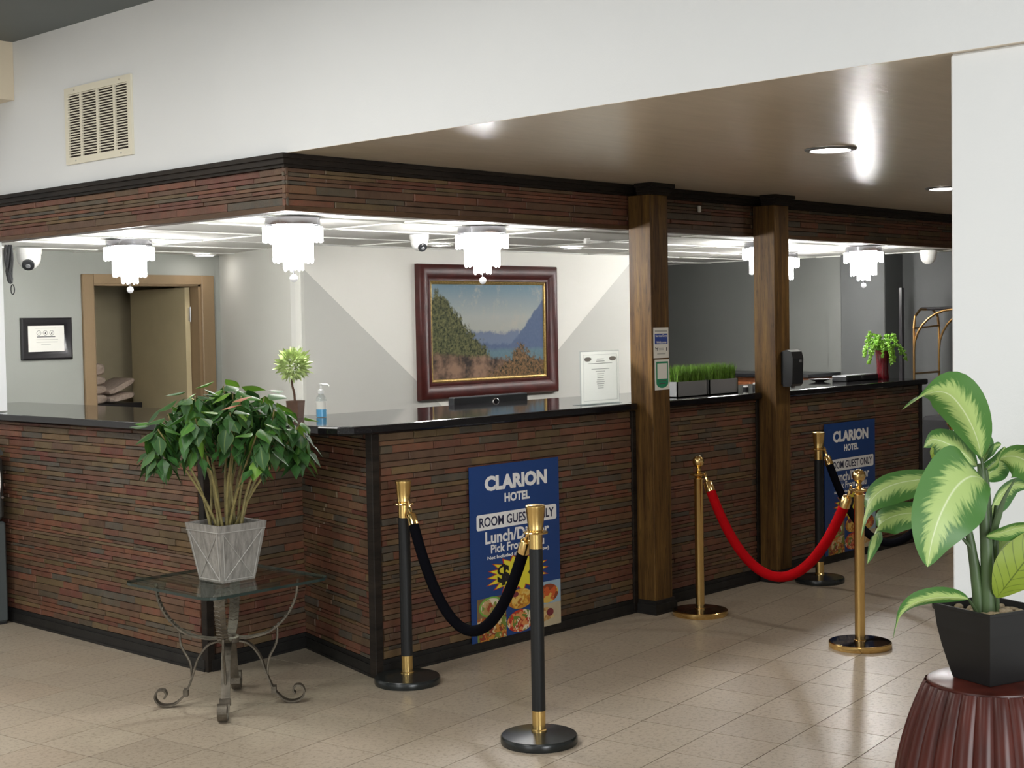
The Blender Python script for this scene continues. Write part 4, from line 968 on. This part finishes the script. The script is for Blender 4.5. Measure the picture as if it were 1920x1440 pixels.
# monitors standing on the lower desk behind the counter
dsk = thing('work_desk', 'low black staff desk hidden behind the counter', 'desk', (6.6, 5.9, 0))
obj('desk_top', MB().box(4.75, 9.3, 5.72, 6.25, .72, .75), M['black_plastic'], dsk)
for x in (4.8, 6.6, 8.4, 9.25): obj('leg', MB().box(x-.02, x+.02, 5.8, 6.2, 0, .72), M['black_plastic'], dsk)
def monitor(x0, x1, zt, y, label, base_z):
    t = thing('computer_monitor', label, 'monitor', ((x0+x1)/2, y, base_z)); cx = (x0+x1)/2
    obj('case', MB().box(x0, x1, y-.02, y+.025, base_z+.07, zt, bev=.006), M['black_plastic'], t)
    obj('stand', MB().box(cx-.03, cx+.03, y-.07, y-.022, base_z+.01, zt-.12, bev=.004), M['black_plastic'], t)
    obj('foot', MB().box(cx-.12, cx+.12, y-.11, y+.08, base_z, base_z+.012, bev=.004), M['black_plastic'], t)
    b = MB(); r = .026; arc = [(cx+.03+r*math.cos(a), y-.0225, zt-.05+r*math.sin(a)*1.1) for a in [k*PI/10 for k in range(11)]]
    b.tube([(cx+.03+r, y-.0225, zt-.095)]+arc+[(cx+.03-r, y-.0225, zt-.095)], .0035, 6); b.tube([(cx+.03-r, y-.0225, zt-.062), (cx+.03+r, y-.0225, zt-.062)], .003, 6)
    obj('cable_guide', b, M['silver'], t, True)
monitor(5.62, 6.235, 1.193, 5.75, 'black monitor seen from behind, below the framed painting', .751)
# second screen on the far counter
t = thing('counter_console', 'low black console box on the far counter, left of the red vase', 'console', (9.08, 5.2, zc))
obj('case', MB().box(8.86, 9.30, 5.14, 5.26, zc, zc+.042, bev=.006), M['black_plastic'], t)
obj('emblem', MB().tube([(9.07+.012*math.cos(a), 5.139, zc+.022+.012*math.sin(a)) for a in [2*PI*k/12 for k in range(13)]], .0018, 5), M['silver'], t, True)
tag(obj('bowl', MB().lathe([(0, 0), (.03, 0), (.034, .004), (.075, .016), (.078, .02), (.07, .018), (0, .006)], 28, (8.82, 5.33, zc)), M['silver'], None, True), 'shallow silver dish behind the black console', 'dish')
# certificate stand
t = thing('certificate_stand', 'white bordered certificate standing in a clear holder against the stickered post', 'certificate', (6.02, 5.0, zc))
cx0, cx1 = 5.865, 6.185
obj('holder', MB().box(cx0-.006, cx1+.006, 5.004, 5.007, zc, zc+.29).box(cx0-.006, cx1+.006, 4.985, 5.06, zc, zc+.003), M['clear'], t)
obj('paper', MB().add([(cx0, 5.002, zc+.006), (cx1, 5.002, zc+.006), (cx1, 5.002, zc+.285), (cx0, 5.002, zc+.285)], [(0, 1, 2, 3)]), M['thin_paper'], t)
yy = 5.0003; b = MB(); i_ = .018
for (a0, a1, c0_, c1_) in ((cx0+i_, cx1-i_, zc+.02, zc+.0215), (cx0+i_, cx1-i_, zc+.268, zc+.2695), (cx0+i_, cx0+i_+.0015, zc+.02, zc+.2695), (cx1-i_-.0015, cx1-i_, zc+.02, zc+.2695)): b.box(a0, a1, yy-.0004, yy, c0_, c1_)
obj('border', b, M['ink2'], t)
for cx in (cx0+.055, cx1-.055): obj('seal', disc(cx, zc+.245, .03, .012, yy, .0005), M['ink2'], t)
for z, w in ((.243, .03), (.231, .035), (.219, .1), (.189, .075), (.176, .04), (.163, .03), (.152, .028), (.141, .026), (.13, .03), (.119, .034), (.108, .03), (.097, .026), (.086, .024)):
    plate((cx0+cx1)/2-w, (cx0+cx1)/2+w, zc+z, zc+z+.0035, yy, M['ink2'], t, 'small_print')
# stickers on the oak post
yp = 4.7848; sx0, sx1 = 6.217, 6.350
t = thing('sticker_sign', 'white and blue service dogs welcome sticker on the oak post', 'sign', ((sx0+sx1)/2, yp, 1.396))
obj('panel', MB().box(sx0, sx1, yp-.002, yp, 1.398, 1.563), M['paper'], t); plate(sx0+.010, sx1-.010, 1.474, 1.530, yp-.002, M['sign_blue'], t, 'blue_field')
text('Service Dogs', (sx0+sx1)/2, 1.517, .102, .016, M['pwhite'], t, yp-.003, .02); text('Welcome', (sx0+sx1)/2, 1.484, .090, .013, M['pwhite'], t, yp-.003, .02)
plate(sx0+.012, sx1-.012, 1.540, 1.549, yp-.002, M['ink2'], t, 'small_print'); plate(sx0+.03, sx1-.03, 1.418, 1.424, yp-.002, M['ink2'], t, 'small_print')
for z in (1.441, 1.449): plate(sx0+.045, sx1-.045, z, z+.003, yp-.002, M['ink2'], t, 'small_print')
b = MB(); dx = sx0+.014; dz = 1.436
for (a0, a1, c0_, c1_) in ((.004, .02, .010, .016), (.004, .007, 0, .01), (.016, .019, 0, .01), (.0, .006, .014, .022), (.019, .025, .016, .022)): b.box(dx+a0, dx+a1, yp-.0026, yp-.002, dz+c0_, dz+c1_)
obj('dog_symbol', b, M['ink'], t); plate(sx1-.022, sx1-.014, 1.436, 1.455, yp-.002, M['ink'], t, 'person_symbol')
t = thing('sticker_sign', 'green-bordered white sticker on the oak post below the service dogs sticker', 'sign', (6.29, yp, 1.222))
obj('panel', MB().box(6.225, 6.354, yp-.002, yp, 1.224, 1.390), M['paper'], t)
b = MB(); pts = [(6.236, yp-.0024, 1.378), (6.236, yp-.0024, 1.262)]+[(6.2895+.0535*math.cos(a), yp-.0024, 1.262+.028*math.sin(a)) for a in [PI+k*PI/10 for k in range(11)]]+[(6.343, yp-.0024, 1.378)]
obj('green_field', b.add(pts, [tuple(range(len(pts)))]), M['green_sign'], t); plate(6.246, 6.333, 1.284, 1.368, yp-.0026, M['paper'], t, 'white_field')
for z, w in ((1.270, .034), (1.255, .028)): plate(6.2895-w, 6.2895+w, z, z+.005, yp-.0026, M['ink'], t, 'small_print')
# dispenser on the second post
t = thing('soap_dispenser', 'black wall-mounted hand sanitizer dispenser on the oak post', 'dispenser', (7.52, 4.785, 1.19))
obj('back_plate', MB().box(7.470, 7.575, 4.765, 4.7845, 1.2, 1.40, bev=.004), M['black_plastic'], t)
b = MB(); pr = [(4.766, 1.19), (4.715, 1.19), (4.700, 1.205), (4.694, 1.36), (4.706, 1.40), (4.735, 1.412), (4.766, 1.405)]; n = len(pr)
b.add([(7.463, p[0], p[1]) for p in pr]+[(7.582, p[0], p[1]) for p in pr], [tuple(range(n)), tuple(range(2*n-1, n-1, -1))]+[(i, i+n, (i+1) % n+n, (i+1) % n) for i in range(n)])
obj('cover', b, M['black_plastic'], t); plate(7.535, 7.562, 1.335, 1.352, 4.6948, M['grey_plastic'], t, 'badge', .001)
obj('nozzle', MB().tube([(7.52, 4.73, 1.19), (7.52, 4.73, 1.178)], .012, 10), M['grey_plastic'], t)
# grass planters
for k, x0 in enumerate((6.71, 7.03)):
    t = thing('grass_planter', ('grey box planter of short green grass next to the stickered post', 'grey box planter of short green grass farther from the stickered post')[k], 'planter', (x0+.15, 5.05, zc), group='grass planters')
    x1, y0, y1 = x0+.295, 4.995, 5.10; zt = zc+.09
    b = MB(); b.box(x0, x1, y0, y0+.006, zc, zt).box(x0, x1, y1-.006, y1, zc, zt).box(x0, x0+.006, y0, y1, zc, zt).box(x1-.006, x1, y0, y1, zc, zt).box(x0, x1, y0, y1, zc, zc+.005)
    obj('box', b, M['planter'], t); obj('soil', MB().box(x0+.006, x1-.006, y0+.006, y1-.006, zc+.06, zc+.075), M['soil'], t)
    b = MB()
    for q in range(900):
        bx, by = rp.uniform(x0+.008, x1-.008), rp.uniform(y0+.008, y1-.008); hh = rp.uniform(.085, .125); lx, ly = rp.gauss(0, .012), rp.gauss(0, .012); w = .0028; a = rp.uniform(0, PI)
        ca, sa = w*math.cos(a), w*math.sin(a)
        b.add([(bx-ca, by-sa, zc+.07), (bx+ca, by+sa, zc+.07), (bx+ca*.7+lx*.4, by+sa*.7+ly*.4, zc+.07+hh*.6), (bx-ca*.7+lx*.4, by-sa*.7+ly*.4, zc+.07+hh*.6), (bx+lx, by+ly, zc+.07+hh)], [(0, 1, 2, 3), (3, 2, 4)])
    tag(obj('grass', b, M['grass'], t), kind='stuff')
for x, y, hh, lab in ((7.62, 5.14, .018, 'tiny black lidded pot on the counter beside the grass planter'), (7.76, 5.16, .03, 'small black bottle with white top beside the dispenser post')):
    t = thing('small_bottle', lab, 'bottle', (x, y, zc))
    obj('body', MB().lathe([(0, 0), (.018, 0), (.019, .004), (.019, hh), (0, hh)], 16, (x, y, zc)), M['black_plastic'], t, True)
    obj('cap', MB().lathe([(.016, hh), (.016, hh+.007), (.013, hh+.009), (0, hh+.009)], 16, (x, y, zc)), M['white_plastic'], t, True)
# red vase with trailing plant
x, y = 9.36, 5.14
t = thing('potted_plant', 'lime green trailing succulent in a tall oxblood vase on the far counter', 'plant', (x, y, zc))
obj('vase', MB().lathe([(0, 0), (.045, 0), (.047, .006), (.042, .05), (.044, .12), (.05, .19), (.053, .205), (.05, .207), (.045, .19), (0, .18)], 24, (x, y, zc)), M['vase'], t, True)
for k in range(22):
    a = k*2.4; ln = rp.uniform(.08, .17); up_ = rp.uniform(.02, .10) if k > 4 else rp.uniform(.09, .13); o = V3((x, y, zc+.19)); d = V3((math.cos(a), math.sin(a), 0))
    pts = spline([o+d*.02, o+d*ln*.45+V3((0, 0, up_)), o+d*ln*.85+V3((0, 0, up_*.6)), o+d*ln*(1.0 if k > 4 else .7)+V3((0, 0, up_-.10 if k > 4 else up_*1.1))], 14)
    b = MB().tube(pts, .003, 5)
    for p in pts[1:]:
        for q in range(6):
            dd = V3((rp.uniform(-1, 1), rp.uniform(-1, 1), rp.uniform(-.6, 1))).normalized(); b.tube([p, p+dd*.009, p+dd*.017], [.003, .0065, .002], 5)
    obj('sprig', b, M['lime'], t, True)
# wooden credenza behind
t = thing('credenza', 'reddish wood back cabinet with a black top along the grey side wall', 'cabinet', (11.05, 7.3, 0))
obj('body', MB().box(10.83, 11.34, 6.66, 8.9, 0, 1.085), M['credenza'], t); obj('top', MB().box(10.80, 11.345, 6.64, 8.93, 1.085, 1.118, bev=.004), M['black_plastic'], t)
for k in range(4): obj('door', MB().box(10.812, 10.829, 6.69+k*.56, 7.22+k*.56, .1, 1.04, bev=.004), M['credenza'], t)
tag(obj('wall_hook', MB().sphere((11.393, 7.50, 1.575), .016, 10, 6), M['white_plastic'], None, True), 'small white knob on the grey side wall', 'hook')
tag(obj('adhesive_hook', MB().box(6.86, 6.885, YH-.010, YH+.002, 2.225, 2.262, bev=.003), M['white_plastic']), 'tiny white hook on the dark brick header between the posts', 'hook')
t = thing('upright_post', 'slim black upright post in front of the dim far wall', 'post', (11.2, 5.96, 0))
obj('shaft', MB().box(11.18, 11.22, 5.955, 5.985, .01, 1.845, bev=.003), M['black_frame'], t); obj('foot', MB().box(11.1, 11.3, 5.9, 6.04, 0, .012), M['black_frame'], t)
# luggage cart
cx, cy = 11.12, 5.36
t = thing('luggage_cart', 'brass-framed hotel luggage cart with a black top bar at the far end', 'cart', (cx, cy, 0), 0)
hx, hy = .22, .34
obj('deck', MB().box(cx-hx-.05, cx+hx+.05, cy-hy-.05, cy+hy+.05, .17, .25, bev=.012), M['carpet'], t)
for sx in (-1, 1):
    for sy in (-1, 1):
        x, y = cx+sx*hx, cy+sy*hy
        obj('wheel', MB().tube([(x-.018, y, .07), (x+.018, y, .07)], .07, 18).box(x-.022, x+.022, y-.012, y+.012, .07, .17), M['black_plastic'], t)
    y0, y1 = cy-hy, cy+hy; x = cx+sx*hx
    obj('side_hoop', MB().tube([(x, y1, .25), (x, y1, 1.1), (x, y1, 1.30)]+[(x, cy+hy*math.cos(a), 1.32+.33*math.sin(a)) for a in [k*PI/14 for k in range(15)]]+[(x, y0, 1.30), (x, y0, .25)], .0095, 8), M['tube_gold'], t, True)
for sy in (-1, 1):
    y = cy+sy*hy
    obj('end_rail', MB().tube([(cx-hx, y, 1.13), (cx+hx, y, 1.13)], .009, 6).tube([(cx-hx, y, .62), (cx+hx, y, .62)], .009, 6), M['tube_gold'], t, True)
    obj('end_rail', MB().tube([(cx-hx, y, 1.5), (cx-hx*.9, y, 1.60), (cx-hx*.5, y, 1.655), (cx+hx*.5, y, 1.655), (cx+hx*.9, y, 1.60), (cx+hx, y, 1.5)], .011, 6).tube([(cx-hx, y, 1.13), (cx-hx, y, 1.5)], .0095, 6).tube([(cx+hx, y, 1.13), (cx+hx, y, 1.5)], .0095, 6).tube([(cx-hx, y, 1.5), (cx+hx, y, 1.52)], .008, 6), M['tube_gold'], t, True)
obj('top_bar', MB().tube([(cx, cy-hy-.05, 1.66), (cx, cy+hy+.05, 1.66)], .014, 8), M['black_frame'], t, True)
tag(obj('suitcase', MB().box(cx-.2, cx+.2, cy-.30, cy+.30, .251, .78, bev=.03), M['carpet']), 'dark soft suitcase lying on the luggage cart', 'suitcase')

# ------------------------------------------------------------------ cash machine at the left edge
t = thing('cash_machine', 'charcoal cash machine with pale oval fascia beside the counter wing', 'cash machine', (3.53, 7.66, 0))
kx0, kx1, ky = 3.25, 3.828, 7.42
obj('cabinet', MB().box(kx0, kx1, ky, 7.95, .012, .565, bev=.012), M['atm_grey'], t)
obj('plinth', MB().box(kx0+.01, kx1-.012, ky+.012, 7.94, 0, .012), M['black_plastic'], t)
obj('fascia', MB().box(kx0+.005, kx1-.003, ky-.004, 7.93, .57, .93, bev=.025), M['atm_dark'], t)
b = MB(); n = 12
vs = []
for k in range(n+1):
    a = PI/2*k/n; zz = .93+.075*math.sin(a); ins = .10*(1-math.cos(a))
    vs += [(kx0+.005+ins, ky+.004+ins, zz), (kx1-.003-ins, ky+.004+ins, zz), (kx1-.003-ins, 7.93, zz), (kx0+.005+ins, 7.93, zz)]
b.add(vs, [(k*4+j, k*4+(j+1) % 4, k*4+4+(j+1) % 4, k*4+4+j) for k in range(n) for j in range(4)]+[tuple(range(4*n, 4*n+4))]); obj('hood', b, M['atm_dark'], t, True)
def oval(rx, rz, w, y, mat, name, cx=3.52, cz=.795):
    q = MB(); n = 40; P_ = []
    for k in range(n):
        a = 2*PI*k/n; ex = math.copysign(abs(math.cos(a))**.55, math.cos(a)); ez = math.copysign(abs(math.sin(a))**.8, math.sin(a)); P_.append((cx+rx*ex, cz+rz*ez))
    if w == 0: q.add([(p[0], y, p[1]) for p in P_], [tuple(range(n))]); return obj(name, q, mat, t)
    q.tube([(p[0], y, p[1]) for p in P_]+[(P_[0][0], y, P_[0][1])], w, 6); return obj(name, q, mat, t, True)
oval(.275, .155, 0, ky-.0052, M['purple'], 'fascia_panel'); oval(.275, .155, .007, ky-.006, M['white_plastic'], 'oval_trim')
obj('seam', MB().box(kx0+.02, kx1-.02, ky-.0065, ky-.0056, .783, .789), M['black_plastic'], t)
obj('notice', MB().box(3.62, 3.782, ky-.0055, ky-.0042, .578, .635), M['paper'], t)
obj('lock', MB().tube([(3.805, ky-.012, .70), (3.805, ky-.003, .70)], .007, 10), M['silver'], t)

# ------------------------------------------------------------------ closet shelf and folded towels
t = thing('closet_shelf', 'black metal shelf inside the doorway holding folded towels', 'shelf', (5.9, 10.05, 0))
obj('board', MB().box(5.45, 6.18, 9.75, 10.3, .985, 1.04), M['black_frame'], t); obj('board', MB().box(5.45, 6.18, 9.75, 10.3, .55, .575), M['black_frame'], t)
for x in (5.47, 6.14):
    for y in (9.77, 10.27): obj('leg', MB().box(x-.015, x+.015, y-.015, y+.015, 0, .985), M['black_frame'], t)
def towel(x, y, z, w, d, hgt, tilt, lab):
    b = MB(); n = 16; pr = []
    for k in range(n):
        a = 2*PI*k/n; pr.append((math.copysign(abs(math.cos(a))**.5, math.cos(a))*w/2, math.copysign(abs(math.sin(a))**.7, math.sin(a))*hgt/2))
    vs = [(p[0]*s, yy_, p[1]*s) for yy_, s in ((-d/2, .8), (-d/2+.02, 1), (d/2-.02, 1), (d/2, .8)) for p in pr]
    b.add(vs, [tuple(range(n)), tuple(range(4*n-1, 3*n-1, -1))]+[(k*n+j, (k+1)*n+j, (k+1)*n+(j+1) % n, k*n+(j+1) % n) for k in range(3) for j in range(n)])
    o = tag(obj('folded_towel', b, M['towel'], None, True), lab, 'towel', 'folded towels on the closet shelf')
    o.matrix_basis = Matrix.Translation((x, y, z+hgt/2)) @ Matrix.Rotation(tilt, 4, 'Y') @ Matrix.Translation((0, 0, -hgt/2)); return o
zt = 1.04
for k, hh in enumerate((.075, .07, .07, .10)):
    towel(5.80-.004*k, 10.0, zt, .27, .34, hh, 0, ('lowest', 'second', 'third', 'topmost')[k]+' folded towel of the tall stack on the closet shelf'); zt += hh
towel(6.05, 9.95, 1.06, .22, .3, .05, -.18, 'lower slanted folded towel leaning beside the tall stack')
towel(6.05, 9.95, 1.145, .24, .3, .05, -.42, 'upper slanted folded towel leaning beside the tall stack')

# ------------------------------------------------------------------ fluted drum stool with the potted dieffenbachia
DC = V3((3.452, 1.603, 0)); DZT = .680
t = thing('drum_stool', 'fluted mahogany drum stool under the black plant pot', 'stool', (DC.x, DC.y, 0))
b = MB(); seg = 26*8; prof = [(.150, 0), (.165, .012), (.19, .08), (.225, .2), (.242, .33), (.232, .45), (.205, .56), (.175, .64), (.160, .672)]
prof = [(p.x, p.y) for p in spline([V3((r, z, 0)) for r, z in prof], 28)]; vs = []; n = len(prof)
for k in range(seg):
    a = 2*PI*k/seg; fl = abs(math.sin(26*a/2))
    for r, z in prof:
        rr = r*(1-.05*(1-fl**.7)); vs.append((DC.x+rr*math.cos(a), DC.y+rr*math.sin(a), z))
b.add(vs, [(k*n+i, ((k+1) % seg)*n+i, ((k+1) % seg)*n+i+1, k*n+i+1) for k in range(seg) for i in range(n-1)]+[tuple(k*n for k in range(seg-1, -1, -1))])
obj('fluted_body', b, M['drum'], t, True)
obj('seat_top', MB().lathe([(0, .62), (.150, .62), (.155, .668), (.153, .676), (.146, .6795), (0, .680)], 48, (DC.x, DC.y, 0)), M['drum'], t, True)
# pot: square, curved sides
RTH = V3((RT.x, RT.y, 0)).normalized(); FWH = V3((FW.x, FW.y, 0)).normalized(); S = 3.65/FPX
pc = DC.copy(); ang0 = math.atan2(-FWH.y, -FWH.x)+math.radians(-17.5)
t = thing('potted_dumb_cane', 'large variegated green houseplant in a black square pot on the drum stool', 'plant', (pc.x, pc.y, DZT))
b = MB(); vs = []; rings = [(.088, 0), (.090, .004), (.102, .04), (.116, .085), (.127, .13), (.1335, .178), (.135, .182), (.135, .188), (.127, .188), (.122, .16)]
for r, z in rings:
    for k in range(4): a = ang0+k*PI/2; vs.append((pc.x+r*math.cos(a), pc.y+r*math.sin(a), DZT+.0005+z))
b.add(vs, [(3, 2, 1, 0)]+[(k*4+j, k*4+(j+1) % 4, k*4+4+(j+1) % 4, k*4+4+j) for k in range(len(rings)-1) for j in range(4)])
obj('pot', b, M['potblack'], t)
obj('soil', MB().add([(pc.x+.123*math.cos(ang0+k*PI/2), pc.y+.123*math.sin(ang0+k*PI/2), DZT+.162) for k in range(4)], [(0, 1, 2, 3)]), M['soil'], t)
pm = [MB().sphere((0, 0, 0), 1, 8, 5, s).mesh('pebble', M['pebble'], True) for s in (.7, .9)]
for k in range(90):
    u, v = rp.uniform(-1, 1), rp.uniform(-1, 1); e1 = V3((math.cos(ang0), math.sin(ang0), 0)); e2 = V3((-e1.y, e1.x, 0)); q = .056
    p = pc+(e1*(u+v)+e2*(u-v))*q+V3((0, 0, DZT+.166+rp.uniform(0, .008))); r = rp.uniform(.007, .013)
    inst('pebble', rp.choice(pm), t, Matrix.Translation(p) @ Matrix.Rotation(rp.uniform(0, 6), 4, 'Z') @ Matrix.Diagonal((r*1.25, r, r*.8, 1)))
def L3(x, y, c=0):      # plant coordinates: across, up and towards the room, in units of S
    return V3((pc.x, pc.y, DZT+.139))+RTH*((x-1856)*S)+V3((0, 0, 1))*((1152-y)*S)-FWH*(c*S)
def cane(pts, r0, r1): 
    p = spline([L3(*q) for q in pts], 12); obj('cane', MB().tube(p, [r0+(r1-r0)*k/11 for k in range(12)], 9), M['cane'], t, True)
cane([(1840, 1158, 0), (1832, 1080, 4), (1822, 1000, 2), (1812, 945, -4)], .017, .008)
cane([(1852, 1158, 8), (1850, 1050, 10), (1846, 950, 6), (1842, 850, 0)], .021, .010)
cane([(1866, 1158, 0), (1866, 1080, -2), (1868, 990, -4), (1874, 930, -8)], .015, .007)
cane([(1858, 1158, -8), (1860, 1050, -8), (1856, 940, -6), (1850, 860, -4)], .016, .008)
def big_leaf(pts, hw, side, fold=.15, mat='dleaf', wave=.06, stalk=None, peak=.42, lab=None):
    mid = spline([L3(*q) for q in pts], 22)
    sd = RTH*side[0]+V3((0, 0, 1))*side[1]-FWH*side[2]
    def prof(s): 
        f = s/peak if s < peak else (1-s)/(1-peak)
        return max(.015, math.sin(PI/2*max(0, f))**(.8 if s < peak else .95))
    me = leaf_mesh(mid, hw*S, sd, fold, M[mat], 9, prof, 'leaf', wave)
    o = inst('leaf', me, t, Matrix.Identity(4))
    if stalk:
        q = spline([L3(*p) for p in stalk], 8); obj('leaf_stalk', MB().tube(q, [.006-.0004*k for k in range(8)], 7), M['cane'], t, True)
    return o
big_leaf([(1840, 838, 8), (1826, 795, 20), (1800, 748, 30), (1768, 716, 40), (1730, 716, 46), (1683, 744, 48)], 46, (.75, .55, .5), .28, stalk=[(1846, 900, 4), (1844, 870, 6), (1840, 838, 8)], peak=.5)
big_leaf([(1838, 856, -10), (1815, 832, -16), (1788, 814, -24), (1762, 806, -34), (1748, 822, -44)], 34, (.15, .9, -.4), .3)
big_leaf([(1770, 812, -30), (1772, 826, -30), (1776, 846, -26), (1782, 868, -20)], 17, (1, .1, .2), .2, mat='dunder')
big_leaf([(1842, 878, 14), (1808, 868, 48), (1772, 884, 76), (1740, 925, 96), (1720, 975, 104), (1712, 1024, 102)], 74, (.72, -.62, -.1), .14, peak=.42)
big_leaf([(1836, 902, -6), (1772, 882, -22), (1712, 884, -30), (1664, 900, -30), (1634, 934, -26), (1622, 990, -22)], 34, (.25, .8, -.6), .35, peak=.55)
big_leaf([(1832, 935, -20), (1762, 945, -46), (1700, 952, -60), (1662, 978, -62), (1643, 1044, -58)], 31, (.5, .75, -.3), .4, peak=.62)
big_leaf([(1808, 1098, 30), (1778, 1092, 42), (1738, 1090, 54), (1698, 1098, 62), (1672, 1122, 64), (1660, 1162, 62)], 21, (.15, .9, .5), .35, stalk=[(1838, 1156, 6), (1826, 1124, 18), (1808, 1098, 30)])
big_leaf([(1838, 930, -26), (1815, 938, -40), (1790, 948, -52), (1772, 955, -60)], 15, (.1, .9, .3), .2)
big_leaf([(1850, 862, 6), (1874, 838, 16), (1906, 838, 28), (1934, 868, 36), (1950, 940, 38)], 44, (.45, .5, .75), .25, peak=.5)
big_leaf([(1848, 880, -12), (1868, 868, -22), (1886, 852, -30), (1898, 822, -34)], 26, (.6, -.5, .6), .25)
big_leaf([(1850, 850, -14), (1854, 822, -20), (1856, 802, -26), (1858, 786, -30)], 18, (1, 0, .3), .25)
big_leaf([(1848, 848, -14), (1866, 830, -24), (1880, 820, -32), (1892, 818, -36)], 12, (.1, 1, .3), .25)
big_leaf([(1856, 960, -10), (1872, 932, -24), (1896, 908, -36), (1924, 896, -46), (1950, 902, -52)], 30, (-.2, .9, .5), .3)
big_leaf([(1842, 982, 26), (1868, 975, 34), (1896, 966, 40), (1926, 966, 44), (1952, 985, 44)], 20, (.1, .9, .6), .3)
big_leaf([(1862, 1098, 24), (1882, 1066, 34), (1906, 1030, 42), (1934, 990, 46), (1960, 956, 44)], 46, (.8, .55, .1), .1, mat='dunder', stalk=[(1866, 1156, 6), (1866, 1128, 14), (1862, 1098, 24)])
big_leaf([(1866, 1050, -12), (1884, 1018, -20), (1906, 1000, -26), (1934, 995, -30)], 34, (.5, -.6, .4), .2)
# rolled new leaf and dark side petioles
obj('rolled_leaf', MB().tube(spline([L3(1856, 985, 16), L3(1866, 950, 20), L3(1878, 912, 22), L3(1898, 876, 24)], 10), [.007, .0085, .009, .009, .008, .0065, .005, .004, .0025, .001], 8), M['cane'], t, True)
obj('leaf_stalk', MB().tube(spline([L3(1838, 1060, 0), L3(1826, 1015, 4), L3(1808, 992, 8), L3(1789, 972, 10)], 8), [.008, .0075, .007, .006, .005, .004, .003, .002], 7), M['cane'], t, True)
